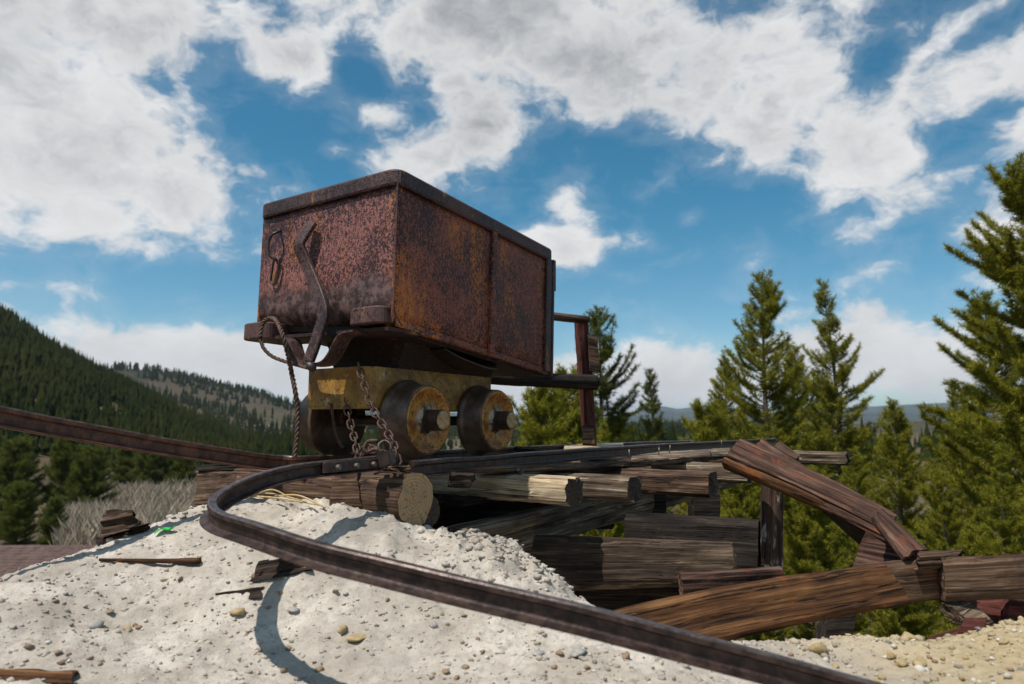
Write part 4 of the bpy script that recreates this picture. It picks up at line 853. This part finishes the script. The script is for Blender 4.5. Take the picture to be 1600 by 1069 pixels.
# ------------------------------------------------------------------ timbers and planks
def slab(name, q, thick, m, label, cat='timber', nx=30, ny=6, rough=.006, end=None, group=None, parent=None, jag=(0, 0), bow=0., seed=0):
    """sawn timber from its visible face q = (TL, TR, BR, BL) in world space; thickened away from the viewer.
    Surface and arrises are worn; jag breaks the left/right end"""
    TL, TR, BR, BL = [Vector(v) for v in q]; x = ((TR - TL) + (BR - BL)).normalized(); nrm = (TR - TL).cross(BL - TL).normalized(); 
    if nrm.dot((TL + BR) / 2) > 0: nrm = -nrm
    zl = (TL - BL); z = (zl - x * zl.dot(x)).normalized(); y = z.cross(x); c = (TL + TR + BR + BL) / 4 - nrm * thick / 2
    R3 = Matrix((x, y, z)); loc = lambda p: R3 @ (p - c)
    ty = 1 if (R3 @ nrm).y > 0 else -1
    nz = ny; ndp = max(3, min(8, int(thick / .03) + 2)); sd = seed + (abs(hash(name)) % 7) * 0 + TL.x * 7.3 + TL.z * 3.1
    # perimeter of the cross section
    per = [(1, -1 + 2 * k / nz) for k in range(nz)] + [(1 - 2 * k / ndp, 1) for k in range(ndp)] + [(-1, 1 - 2 * k / nz) for k in range(nz)] + [(-1 + 2 * k / ndp, -1) for k in range(ndp)]
    V, Fc = [], []; n = len(per); a, b, d, e_ = loc(TL), loc(TR), loc(BR), loc(BL); hw = thick / 2
    for i in range(nx + 1):
        u = i / nx; top = a.lerp(b, u); bot = e_.lerp(d, u)
        for k, (s, v) in enumerate(per):
            p = bot.lerp(top, v / 2 + .5); p = Vector((p.x, ty * hw * s, p.z + bow * 4 * u * (1 - u)))
            L_ = (b - a).length; ang = k / n * 6.283; g = rnoise(u * L_ * 2.2 + sd, math.cos(ang) * 5 + sd, math.sin(ang) * 5) * .6 + rnoise(u * L_ * 5 + sd, math.cos(ang) * 13, math.sin(ang) * 13 + sd) * .5 + .35 * rnoise(u * L_ * 26 + sd, ang * 4, sd)
            cr = (abs(s) > .999) + (abs(v) > .999); wear = rough * (1.2 if cr == 2 else 0) * (1 + .8 * rnoise(u * L_ * 9, k, sd))
            out = Vector((0, ty * (s if abs(s) > .999 else 0), v if abs(v) > .999 else 0)); p += out * (rough * g - wear)
            if i == 0 or (i == 1 and jag[0]): p.x += (jag[0] * (.6 + rnoise(v * 3 + sd, s * 2, 4)) if i == 0 else 0) + rough * .5 * rnoise(k, sd, 1)
            if i == nx or (i == nx - 1 and jag[1]): p.x -= (jag[1] * (.6 + rnoise(v * 3 + sd, s * 2, 8)) if i == nx else 0) + rough * .5 * rnoise(k, sd, 2)
            V.append(p)
    for i in range(nx):
        for k in range(n): Fc.append((i * n + k, i * n + (k + 1) % n, (i + 1) * n + (k + 1) % n, (i + 1) * n + k))
    for i in (0, nx):                                  # ends with an inner ring so they are not flat
        c_ = sum((V[i * n + k] for k in range(n)), Vector()) / n; s_ = -1 if i == 0 else 1; r1 = len(V)
        for k in range(n): w = V[i * n + k]; V.append(w.lerp(c_, .35) + Vector((s_ * rough * 1.1 * (rnoise(k * .9, sd, 5) - .2), 0, 0)))
        V.append(c_ + Vector((s_ * rough * .6, 0, 0)))
        for k in range(n): Fc.append((i * n + k, i * n + (k + 1) % n, r1 + (k + 1) % n, r1 + k)); Fc.append((r1 + k, r1 + (k + 1) % n, r1 + n))
    bm = bmesh.new(); vs = [bm.verts.new(v) for v in V]
    for f in Fc:
        try: bm.faces.new([vs[k] for k in f])
        except ValueError: pass
    bmesh.ops.recalc_face_normals(bm, faces=bm.faces[:]); me = bpy.data.meshes.new(name); bm.to_mesh(me); bm.free()
    me.materials.append(m); nend = 2 * 2 * n
    if end:
        me.materials.append(end)
        for f in list(me.polygons)[-nend:]: f.material_index = 1
    o = link(name, me, None, parent); frame(o, c, x, z)
    if label: tag(o, label, cat, group)
    return o
def beam(name, p0, p1, w, h, m, label, up=(0, 0, 1), **kw):
    """timber from end centre p0 to end centre p1, w wide (horizontal), h high; the face turned to the camera is the near side"""
    p0, p1 = Vector(p0), Vector(p1); x = (p1 - p0).normalized(); u = Vector(up); u = (u - x * u.dot(x)).normalized(); s = x.cross(u).normalized()
    if s.dot(-(p0 + p1)) < 0: s = -s
    f = s * w / 2; a, b = p0 + f, p1 + f
    if (b - a).x < 0 and abs(x.z) < .8: a, b = b, a
    return slab(name, (a + u * h / 2, b + u * h / 2, b - u * h / 2, a - u * h / 2), w, m, label, **kw)
def log(name, p0, p1, r0, r1, m, label, cat='log', end=None, parent=None, n=28, nx=40, rough=.006, seed=0., group=None, flat=1.0):
    p0, p1 = Vector(p0), Vector(p1); L = (p1 - p0).length; V, Fc = [], []
    for i in range(nx + 1):
        u = i / nx; r = r0 + (r1 - r0) * u
        for k in range(n):
            a = 2 * math.pi * k / n; g = rnoise(u * L * 3 + seed, math.cos(a) * 1.6, math.sin(a) * 1.6 + seed) + .55 * rnoise(u * L * 5 + seed, math.cos(a) * 6, math.sin(a) * 6) + .4 * rnoise(u * L * 20, a * 5, seed)
            rr = r + rough * g; xj = rough * 1.2 * rnoise(a * 2, seed, u) if i in (0, nx) else 0; V.append(Vector((u * L + xj, rr * math.cos(a), rr * math.sin(a) * flat)))
    for i in range(nx):
        for k in range(n): Fc.append((i * n + k, i * n + (k + 1) % n, (i + 1) * n + (k + 1) % n, (i + 1) * n + k))
    ne = len(Fc)
    for i in (0, nx):
        c_ = Vector((i / nx * L, 0, 0)); prev = [i * n + k for k in range(n)]
        for q in (.66, .33):
            st = len(V)
            for k in range(n): w = V[i * n + k]; V.append(w.lerp(c_, 1 - q) + Vector((.004 * rnoise(k * .8, q * 9, seed), 0, 0)))
            cur = list(range(st, st + n)); Fc += [(prev[k], prev[(k + 1) % n], cur[(k + 1) % n], cur[k]) for k in range(n)]; prev = cur
        V.append(c_); Fc += [(prev[k], prev[(k + 1) % n], len(V) - 1) for k in range(n)]
    bm = bmesh.new(); vs = [bm.verts.new(v) for v in V]; [bm.faces.new([vs[k] for k in f]) for f in Fc]; bmesh.ops.recalc_face_normals(bm, faces=bm.faces[:]); me = bpy.data.meshes.new(name); bm.to_mesh(me); bm.free()
    me.materials.append(m)
    if end:
        me.materials.append(end)
        for f in list(me.polygons)[ne:]: f.material_index = 1
    for f in list(me.polygons)[:ne]: f.use_smooth = True
    o = link(name, me, None, parent); x = (p1 - p0); frame(o, p0, x, (0, 0, 1) if abs(x.normalized().z) < .8 else (0, -1, 0))
    if label: tag(o, label, cat, group)
    return o

# --- the platform under the track
Wg, Wp, Wb, Wd, Wr, Wo, Wt = M['wood_grey'], M['wood_pale'], M['wood_brown'], M['wood_dark_shade'], M['wood_red'], M['wood_orange'], M['wood_rot']
le = at(650, 780, 2.40)
log('round_log', le - NX * .93, le, .088, .092, Wb, 'thick round log with a pale sawn end under the rail joint', end=M['end_log'], rough=.009, seed=3)
lb = at(672, 800, 2.50); log('round_log', lb - NX * .5, lb, .06, .055, M['bark'], 'thin bark covered log tucked behind the thick sawn log', end=M['end_dark'], rough=.008, seed=5, nx=20)
q0, q1 = at(303, 758, 2.98), at(372, 752, 2.86)
slab('sill_timber', (at(308, 733, 2.98), at(372, 728, 2.84), at(366, 795, 2.80), at(300, 800, 2.94)), .30, Wb, 'reddish squared timber end left of the hairpin loop', end=M['end_dark'], nx=14, rough=.01, jag=(.01, 0))
slab('sill_timber', (at(300, 726, 3.0), at(395, 722, 2.82), at(392, 735, 2.8), at(303, 738, 2.98)), .22, Wd, 'thin dark board lying on the reddish timber end', 'board', nx=12, rough=.008, jag=(.03, 0))
slab('sill_timber', (at(366, 742, 2.80), at(560, 738, 2.56), at(560, 800, 2.54), at(366, 800, 2.78)), .12, Wb, 'knotty brown sill timber half buried behind the hairpin loop', nx=30, rough=.010)
slab('wood_stub', (at(520, 738, 2.44), at(556, 738, 2.43), at(566, 800, 2.40), at(514, 800, 2.42)), .08, Wb, 'upright splintered stub in the sand left of the sawn log', 'stub', nx=8, rough=.012)
# ties: right hand ends as seen, running back under both rails
def tie(px, py, Y, L, h, w, m, label, jag=.03, end=None, tilt=0.):
    c = at(px, py, Y); a = c - NX * L + Vector((0, 0, tilt)); return beam('railway_tie', a, c, w, h, m, label, end=end, nx=34, rough=.009, jag=(0, jag), group='ties under the track')
tie(908, 769, 2.80, 1.15, .105, .15, Wp, 'pale split tie with a charred checked end, nearest the sawn log', .05, M['end_dark'], .02)
tie(1000, 765, 3.02, 1.3, .105, .15, Wg, 'second tie from the sawn log, with a dark cracked end', .04, M['end_dark'])
tie(1118, 757, 3.45, 1.5, .12, .16, Wb, 'third tie from the sawn log, brown with a blunt end', .02, M['end_dark'])
tie(1178, 740, 4.15, 1.6, .11, .16, Wg, 'fourth tie from the sawn log, lighter with checks near its end', .03, Wd)
tie(1255, 722, 5.0, 1.7, .08, .2, Wg, 'tie under the fallen planks at the far end of the platform', .06)
tie(1331, 717, 5.45, 1.9, .10, .22, Wg, 'long grey tie sticking out to the right beyond the fallen planks', .04, Wd)
tie(1150, 722, 5.6, 1.3, .08, .2, Wg, 'farthest tie, almost hidden behind the straight rail', .03)
# longitudinal timbers
slab('stringer_plank', (at(628, 730, 2.44), at(1142, 706, 4.9), at(1140, 716, 4.9), at(628, 740, 2.44)), .12, Wb, 'long dark weathered plank lying under the near rail', 'plank', nx=60, rough=.010, jag=(.02, .04), bow=-.025)
beam('stringer', tr(.05, .02, -.335), tr(4.0, .02, -.32), .12, .15, Wg, 'heavy stringer beam carrying the ties along the platform', nx=40, rough=.006)
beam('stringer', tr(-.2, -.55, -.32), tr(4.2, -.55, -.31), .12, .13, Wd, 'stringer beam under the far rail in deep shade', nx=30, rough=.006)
slab('deck_board', (at(880, 694, 4.5), at(975, 691, 5.0), at(978, 697, 4.7), at(880, 701, 4.2)), .02, Wp, 'whitish board lying beyond the far rail near the red post', 'board', nx=14, ny=3, rough=.004, jag=(.02, .03))
slab('deck_board', (at(985, 707, 4.2), at(1140, 700, 5.2), at(1150, 708, 4.8), at(985, 718, 3.9)), .02, Wg, 'sunlit grey board between the rails near the fallen planks', 'board', nx=20, ny=3, rough=.004, jag=(.02, .03))
for i, (x0, x1, y0, Y, lab) in enumerate([(802, 846, 700, 3.9, 'small heap of splintered wood right of the rear wheel'), (700, 745, 741, 2.62, 'torn strip of wood on the pale split tie')]):
    slab('splinter', (at(x0, y0 - 5, Y), at(x1, y0 - 4, Y + .08), at(x1 - 2, y0 + 5, Y), at(x0 + 3, y0 + 5, Y - .06)), .05, Wt, lab, 'splinter', nx=12, ny=3, rough=.016, jag=(.04, .05))
# nails standing in the deck
nm = tube_mesh('spike', [Vector((0, 0, 0)), Vector((.002, 0, .03)), Vector((.003, 0, .05))], .0035, 6)
for i, (px, py, Y) in enumerate([(983, 716, 3.9), (1029, 711, 4.2), (1046, 708, 4.3), (1113, 716, 3.9), (1128, 700, 4.8), (811, 748, 2.95)]):
    o = link('nail', nm, M['bolt']); o.location = at(px, py, Y); o.rotation_euler = (.2 * (i % 3 - 1), .25 * (i % 2), i); tag(o, 'bent rusty nail standing up from the track timbers', 'nail', 'nails along the track')
tw = at(817, 738, 2.9); o = link('spike', tube_mesh('spike', [at(805, 737, 2.86), at(813, 740, 2.84), at(818, 733, 2.84)], .008, 8), M['black_steel']); recenter(o); tag(o, 'bent iron spike on the dark plank below the rear wheel', 'spike')
# --- cribbing below
M['umber'] = wood_mat('umber_timber', (.012, .008, .006), (.062, .040, .026), (.20, .14, .09), crack=.85)
slab('crib_beam', (at(690, 830, 3.15), at(1150, 848, 2.72), at(1158, 912, 2.72), at(690, 935, 3.1)), .20, M['umber'], 'large brown crib beam with a sunlit right end, lowest of the stack', end=Wg, nx=40, rough=.010, jag=(0, .03))
slab('crib_beam', (at(700, 905, 3.15), at(1110, 900, 3.0), at(1110, 1010, 2.95), at(700, 1010, 3.1)), .16, Wd, 'dark backing slab added for the dark earth of the pit under the crib beams', nx=26, rough=.012)  # added dark backing in place of the pit's dark earth
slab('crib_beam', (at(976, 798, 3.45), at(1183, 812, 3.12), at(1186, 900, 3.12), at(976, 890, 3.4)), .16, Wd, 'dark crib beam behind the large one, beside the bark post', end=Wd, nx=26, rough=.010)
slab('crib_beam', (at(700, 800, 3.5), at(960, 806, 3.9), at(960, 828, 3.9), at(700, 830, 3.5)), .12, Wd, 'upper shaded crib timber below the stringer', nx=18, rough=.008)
for i, (e, lab) in enumerate([(-.13, 'nearest of three dark boards between the rails'), (-.26, 'middle of three dark boards between the rails'), (-.39, 'farthest of three dark boards between the rails')]):
    beam('deck_board', tr(.25 + .1 * i, e, -.195), tr(3.9 - .3 * i, e, -.20), .115, .028, Wd, lab, nx=24, rough=.004, cat='board')
for (px, y0, y1, Y, w, lab) in [(1028, 768, 815, 4.2, .10, 'short dark trestle post on the left, under the stringer'), (1105, 766, 818, 4.1, .155, 'short dark trestle post on the right, under the stringer')]:
    slab('trestle_post', (at(px - w * 133, y0, Y), at(px + w * 133, y0, Y), at(px + w * 130, y1, Y), at(px - w * 130, y1, Y)), .14, Wd, lab, 'post', nx=8, ny=8, rough=.006)
log('bark_post', at(1207, 755, 3.15), at(1203, 915, 3.15), .046, .052, M['bark'], 'upright bark covered post at the right end of the cribbing', 'post', end=M['end_dark'], rough=.008, seed=8)
# --- guard rail behind the cart
log('guard_rail', at(700, 478, 3.9), at(918, 500, 4.55), .027, .026, Wb, 'thin top pole of the guard rail behind the cart', 'pole', end=M['end_log'], rough=.003, seed=11, nx=24, n=14)
log('guard_rail', at(735, 588, 4.15), at(931, 598, 4.52), .042, .05, M['wood_dark_shade'], 'thick lower pole of the guard rail behind the cart', 'pole', end=M['end_log'], rough=.004, seed=13, nx=24, n=16)
beam('guard_post', at(922, 697, 4.6), at(908, 504, 4.6), .07, .085, M['wood_paint'], 'leaning red painted post of the guard rail', up=(-1, -.5, 0), nx=26, rough=.004, cat='post')
slab('guard_board', (at(919, 522, 4.5), at(933, 526, 4.5), at(938, 583, 4.5), at(922, 580, 4.5)), .03, Wb, 'short brown board nailed to the right of the red post', 'board', nx=5, ny=12, rough=.005)
slab('guard_board', (at(910, 666, 4.5), at(927, 665, 4.5), at(930, 697, 4.5), at(911, 697, 4.5)), .03, Wb, 'short block nailed at the foot of the red post', 'board', nx=5, ny=8, rough=.005)
# --- fallen planks on the right
slab('plank', (at(1158, 683, 3.05), at(1402, 800, 2.42), at(1388, 830, 2.38), at(1134, 711, 2.98)), .028, Wr, 'broad red stained plank sloping down from the rail end', 'plank', nx=40, ny=6, rough=.004, bow=.018)
slab('plank', (at(1250, 755, 2.72), at(1452, 858, 2.28), at(1440, 872, 2.26), at(1240, 770, 2.72)), .03, Wr, 'lower length of plank under the broad red one', 'plank', nx=26, ny=4, rough=.005, jag=(.05, .02))
slab('plank', (at(1133, 712, 2.96), at(1300, 782, 2.60), at(1297, 794, 2.58), at(1126, 722, 2.95)), .06, Wo, 'narrow plank edge showing beneath the broad red plank', 'plank', nx=30, ny=3, rough=.004)
slab('plank', (at(1190, 681, 3.25), at(1290, 748, 2.90), at(1270, 760, 2.86), at(1176, 694, 3.2)), .03, Wr, 'short plank end rising behind the broad red plank', 'plank', nx=18, ny=4, rough=.005, jag=(.02, 0))
slab('plank', (at(1215, 684, 3.45), at(1256, 712, 3.4), at(1246, 722, 3.38), at(1200, 700, 3.4)), .03, Wb, 'broken board scrap behind the plank tops', 'plank', nx=10, ny=4, rough=.007, jag=(.03, .03))
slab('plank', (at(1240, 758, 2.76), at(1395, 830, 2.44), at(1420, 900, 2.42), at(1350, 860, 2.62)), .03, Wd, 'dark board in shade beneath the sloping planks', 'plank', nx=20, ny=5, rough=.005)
slab('plank', (at(1352, 828, 2.45), at(1420, 845, 2.35), at(1425, 930, 2.3), at(1322, 915, 2.42)), .03, Wr, 'steep dark red board behind the long front plank', 'plank', nx=14, ny=6, rough=.005)
slab('plank', (at(1378, 790, 2.36), at(1462, 858, 2.14), at(1418, 868, 2.10), at(1366, 797, 2.32)), .05, Wr, 'pale pink plank with a stepped end above the front plank', 'plank', nx=20, ny=5, rough=.006, jag=(.02, .02))
slab('plank', (at(1432, 857, 2.12), at(1512, 852, 2.16), at(1500, 872, 2.10), at(1436, 876, 2.06)), .05, Wb, 'short broken end lying on top of the front planks', 'plank', nx=16, ny=4, rough=.010, jag=(.01, .06))
slab('plank', (at(962, 953, 1.97), at(1388, 880, 2.05), at(1424, 945, 2.04), at(1075, 1022, 1.95)), .04, Wo, 'long orange brown front plank with a slanting cut end', 'plank', nx=50, ny=9, rough=.006, bow=.012)
slab('plank', (at(1066, 898, 2.17), at(1225, 888, 2.2), at(1225, 930, 2.2), at(1068, 935, 2.17)), .04, Wr, 'reddish plank end showing behind the long front plank', 'plank', nx=20, ny=5, rough=.006)
slab('plank', (at(1340, 884, 2.10), at(1466, 874, 2.12), at(1474, 940, 2.12), at(1340, 948, 2.10)), .035, Wb, 'grey brown plank between the slanting cut and the dark gap', 'plank', nx=18, ny=6, rough=.006)
slab('plank', (at(1474, 873, 2.085), at(1760, 862, 2.10), at(1760, 930, 2.10), at(1480, 941, 2.085)), .035, Wb, 'wide weathered plank running out of the right edge', 'plank', nx=30, ny=6, rough=.006)
slab('plank', (at(1468, 866, 2.16), at(1482, 866, 2.16), at(1490, 942, 2.16), at(1476, 942, 2.16)), .03, Wd, 'dark upright slat in the gap between the front planks', 'plank', nx=4, ny=8, rough=.004)
slab('plank', (at(1475, 938, 2.10), at(1498, 930, 2.14), at(1560, 972, 2.08), at(1535, 985, 2.04)), .04, Wg, 'grey prop leaning under the right front plank', 'plank', nx=12, ny=4, rough=.006)
slab('plank', (at(1510, 934, 2.2), at(1575, 930, 2.24), at(1560, 975, 2.16), at(1530, 960, 2.16)), .03, M['wood_paint'], 'red painted scrap under the right front plank', 'plank', nx=12, ny=4, rough=.005)
slab('plank', (at(1578, 932, 2.16), at(1660, 930, 2.2), at(1660, 985, 2.14), at(1574, 980, 2.12)), .03, M['wood_paint'], 'red painted board at the right edge under the plank', 'plank', nx=12, ny=4, rough=.005)
slab('plank', (at(1508, 962, 2.06), at(1545, 960, 2.06), at(1535, 990, 2.02), at(1500, 985, 2.02)), .03, M['wood_paint'], 'small red painted end poking from the yellow sand', 'plank', nx=8, ny=4, rough=.005)
slab('plank', (at(1456, 990, 2.12), at(1500, 972, 2.10), at(1500, 1000, 2.06), at(1440, 1012, 2.08)), .03, M['wood_paint'], 'dark red board end left of the yellow sand hump', 'plank', nx=8, ny=4, rough=.005)
slab('trestle_post', (at(1300, 940, 2.3), at(1345, 935, 2.3), at(1325, 1030, 2.25), at(1285, 1030, 2.25)), .10, Wd, 'dark prop standing behind the long front plank', 'post', nx=6, ny=8, rough=.008)

# ------------------------------------------------------------------ debris on the sand
_YS = np.concatenate([np.arange(.7, 2.8, .006), np.arange(2.8, 4., .03)])
def gp(px, py):
    """point on the sand seen at a pixel"""
    d = px_dir(px, py); Xs = d.x / d.y * _YS; hit = np.nonzero(d.z / d.y * _YS < S(Xs, _YS))[0]
    gapz = d.z / d.y * _YS - S(Xs, _YS); Y = _YS[hit[0]] if len(hit) else _YS[np.argmin(gapz + 9 * (_YS < 1.6))]
    p = d * (Y / d.y); return Vector((p.x, p.y, Sz(p.x, p.y)))
def chunk(px0, px1, py, hpx, m, label, thick=.05, rough=.014, jag=(.03, .03), nx=18, lift=0, tiltpx=0, name='wood_chunk', cat='wood'):
    p = gp((px0 + px1) / 2, py); Y = p.y; dz = Vector((0, 0, p.z - at((px0 + px1) / 2, py, Y).z - .008))
    return slab(name, tuple(v + dz for v in (at(px0, py - hpx + tiltpx, Y + .03), at(px1, py - hpx - tiltpx, Y + .03), at(px1, py + 3 - tiltpx - lift, Y), at(px0, py + 3 + tiltpx - lift, Y))), thick, m, label, cat, nx=nx, ny=5, rough=rough, jag=jag, group=None)
def shard(q, m, label, thick, rough, jag):
    g = gp(sum(v[0] for v in q) / 4, max(v[1] for v in q) - 4); Y = g.y
    slab('wood_chunk', (at(*q[0], Y + .05), at(*q[1], Y + .06), at(*q[2], Y + .02), at(*q[3], Y)), thick, m, label, 'wood', nx=26, ny=8, rough=rough, jag=jag)
shard([(402, 872), (476, 868), (494, 893), (384, 918)], Wt, 'dark rotten block of wood lying below the hairpin loop', .08, .022, (.03, .06))
chunk(333, 412, 940, 24, Wt, 'charred splinters lying left of the dark rotten block', .05, .012, (.04, .04), tiltpx=6)
chunk(335, 375, 948, 12, Wt, 'smallest charred splinter in front of the others', .03, .010, (.02, .02), tiltpx=3)
pa, pb_ = gp(155, 880), gp(312, 884); log('stick', pa + Vector((0, 0, .008)), pb_ + Vector((0, 0, .012)), .004, .013, Wo, 'thin brown stick lying flat on the sand slope', 'stick', rough=.004, n=10, nx=20, flat=.7)
shard([(160, 800), (205, 797), (228, 826), (152, 848)], M['wood_brown'], 'ragged chunk of rotten wood on the crest of the sand', .07, .026, (.03, .06))
chunk(150, 185, 846, 16, Wt, 'dark lump of rotten wood below the ragged chunk', .05, .014, (.02, .02))
chunk(-30, 122, 1066, 30, M['wood_orange'], 'rusty orange splintered board in the bottom left corner', .08, .012, (.01, .05), tiltpx=-3)
chunk(1232, 1262, 1036, 7, Wo, 'small reddish wood chip beside the foreground rail', .03, .006, (.01, .01), nx=8)
chunk(1285, 1332, 1046, 6, Wt, 'thin dark wood sliver on the yellow sand', .015, .004, (.02, .02), nx=10)
chunk(353, 375, 846, 8, Wt, 'tiny dark wood crumb left of the rail loop', .02, .008, (.01, .01), nx=8)
for i, (a, b) in enumerate([((372, 775), (500, 796)), ((380, 772), (470, 788)), ((430, 781), (508, 800)), ((395, 780), (455, 785))]):
    p, q = gp(*a), gp(*b); o = link('straw_stalk', tube_mesh('straw_stalk', catmull([p + Vector((0, 0, .012)), p.lerp(q, .5) + Vector((0, 0, .02 + .006 * i)), q + Vector((0, 0, .012))], 6), .0032, 6), M['straw']); recenter(o)
    tag(o, 'dry yellow stalk lying on the sand inside the rail loop', 'stalk', 'dry stalks inside the rail loop')
p = gp(257, 833); V = []; 
for (a, b, c) in ((-.03, 0, .004), (-.01, -.008, .018), (.012, .0, .008), (.032, .006, .022), (.028, .02, .010), (.004, .018, .016), (-.022, .014, .012)): V.append((a, b, c))
V += [(a, b, c - .003) for a, b, c in V]
o = link('plastic_scrap', mesh('plastic_scrap', V, [(0, 1, 6), (1, 5, 6), (1, 2, 5), (2, 4, 5), (2, 3, 4), (13, 8, 7), (13, 12, 8), (12, 9, 8), (12, 11, 9), (11, 10, 9)] + [(k, k + 7, (k + 1) % 7 + 7, (k + 1) % 7) for k in range(7)]), M['green_plastic']); o.location = p; o.rotation_euler = (0, -.1, .5); tag(o, 'bright green scrap of plastic on the sand crest', 'scrap')
def stone(px, py, wpx, m, label, seed, group=None, flat=1.0):
    rs = np.random.RandomState(seed); p = gp(px, py); s = wpx / F * p.length / 2; W = rock_shape(rs, ICO2_V) * s * [1, 1, flat]
    o = link('stone', mesh_np('stone', W, ICO2_F), m); o.location = p + Vector((0, 0, s * .22 * flat)); o.rotation_euler = (0, 0, rs.rand() * 6); return tag(o, label, 'stone', group)
stone(1281, 1021, 34, M['stone_ochre'], 'blocky ochre stone on the yellow sand right of the rail', 31)
stone(1437, 1040, 30, M['stone_ochre'], 'flat ochre stone in the middle of the yellow sand', 32)
stone(1410, 1042, 20, M['stone_ochre'], 'smaller ochre stone left of the flat one', 33)
stone(1392, 1030, 20, M['stone_ochre'], 'pale ochre stone above the smaller one on yellow sand', 34)
stone(1420, 998, 26, M['stone_ochre'], 'ochre stone on the rim of the yellow sand', 35)
stone(557, 1000, 40, M['stone_ochre'], 'flat yellowish stone on the white sand right of the rail shadow', 36, flat=.6)
stone(537, 990, 22, M['stone_ochre'], 'brown stone leaning on the flat yellowish stone', 37)
stone(905, 1026, 36, M['stone_grey'], 'pale grey stone on the white sand near the foreground rail', 38)
stone(841, 1025, 24, M['stone_grey'], 'small tilted grey stone left of the pale grey one', 39, flat=.6)
stone(677, 982, 18, M['stone_grey'], 'small grey pebble in the middle of the white sand', 40)
stone(148, 982, 22, M['stone_grey'], 'dark grey pebble on the left sand slope', 41)
stone(200, 987, 18, M['stone_ochre'], 'orange pebble on the left sand slope', 42)
stone(458, 958, 20, M['stone_grey'], 'dark pebble lying in the shadow of the rail', 43, flat=.6)
stone(370, 962, 26, M['stone_ochre'], 'brown pebble left of the rail shadow below the splinters', 44)
stone(174, 842, 16, M['stone_grey'], 'white stone beside the ragged chunk on the crest', 45)
stone(198, 832, 14, M['stone_grey'], 'white stone right of the ragged chunk on the crest', 46)
rs_ = np.random.RandomState(77); spots = []
for i in range(44):
    px, py = rs_.uniform(0, 1600), rs_.uniform(900, 1066)
    if px > 850: py = rs_.uniform(1022, 1066)
    stone(px, py, rs_.uniform(9, 17), M['stone_ochre'] if px > 1100 else M['pebble'], 'small loose stone lying on the sand', 100 + i, 'loose stones scattered on the sand')
# sand clods crumbled on the mound right of the log and along the crest
def clods():
    rs = np.random.RandomState(9); Vs, Fs, XY = [], [], []; k = 0; NC = 11000; shp = [rock_shape(rs, ICO_V) for _ in range(20)]
    for i in range(NC):
        c = rs.randint(4) if i < 1300 else 9
        if c == 9: y = .95 + 1.9 * rs.rand(); x = (rs.rand() * 2 - 1) * (y * .82 + .1)
        elif c < 2: x, y = rs.normal(.0, .13), rs.normal(2.2, .09)
        elif c == 2: t = rs.rand(); q = at(0, 907, 2.1).lerp(at(300, 794, 2.6), t); x, y = q.x + rs.normal(0, .05), q.y + rs.normal(0, .05)
        else: x, y = rs.uniform(.4, 1.6), rs.normal(1.88, .06)
        s = .004 + .016 * rs.rand() ** 3 if c != 9 else .0025 + .010 * rs.rand() ** 4; Vs.append(shp[i % 20] * s + [x, y, s * .1]); XY.append((x, y)); Fs.append(ICO_F + k); k += len(ICO_V)
    XY = np.array(XY); zz = S(XY[:, 0], XY[:, 1])
    for i in range(NC): Vs[i][:, 2] += zz[i]
    o = link('sand_clods', mesh_np('sand_clods', np.vstack(Vs), np.vstack(Fs)), M['sand']); tag(o, 'crumbled clods of pale sand on the mound edges', 'sand', kind='stuff')
clods()
# leafless twiggy shrub at the left edge
def shrub():
    rs = random.Random(4); b = at(8, 905, 2.6); b = Vector((b.x, b.y, Sz(b.x, b.y) - .03)); e = empty('dead_shrub', b, 'leafless pale twiggy shrub at the left edge above the roof', 'shrub'); V, Fc = [], []
    def grow(p, d, L, r, lv):
        path = [p]; 
        for k in range(4): d = (d + Vector((rs.gauss(0, .18), rs.gauss(0, .18), rs.gauss(.05, .12)))).normalized(); path.append(path[-1] + d * L / 4)
        v, f = sweep(path, circ(r, 4), Vector((.4, .5, .2)), scale=[1, .85, .7, .55, .4]); o = len(V); V.extend(v); Fc.extend([tuple(o + i for i in q) for q in f])
        if lv:
            for k in range(4): grow(path[rs.randint(1, 4)], (d + Vector((rs.gauss(0, .6), rs.gauss(0, .6), rs.gauss(.2, .3)))).normalized(), L * .6, r * .6, lv - 1)
    for i in range(5): grow(b, Vector((rs.gauss(0, .5), rs.gauss(0, .4), 1)).normalized(), .13, .0028, 2)
    link('branches', mesh('branches', V, Fc), M['brush'], e)
shrub()

# ------------------------------------------------------------------ the air
def haze():
    m = bpy.data.materials.new('haze'); m.use_nodes = True; m.node_tree.nodes.clear(); N = NT(m.node_tree)
    v = N.n('ShaderNodeVolumePrincipled', {'Color': (.72, .84, 1.0, 1), 'Density': 1.0e-4, 'Anisotropy': 0.2}); N.n('ShaderNodeOutputMaterial', {'Volume': v.outputs[0]})
    o = link('haze', box_mesh('haze', 23000, 23000, 330, 0), m); o.location = (0, 0, 25); tag(o, 'thin blue haze filling the valley air', 'haze', kind='stuff')
haze()
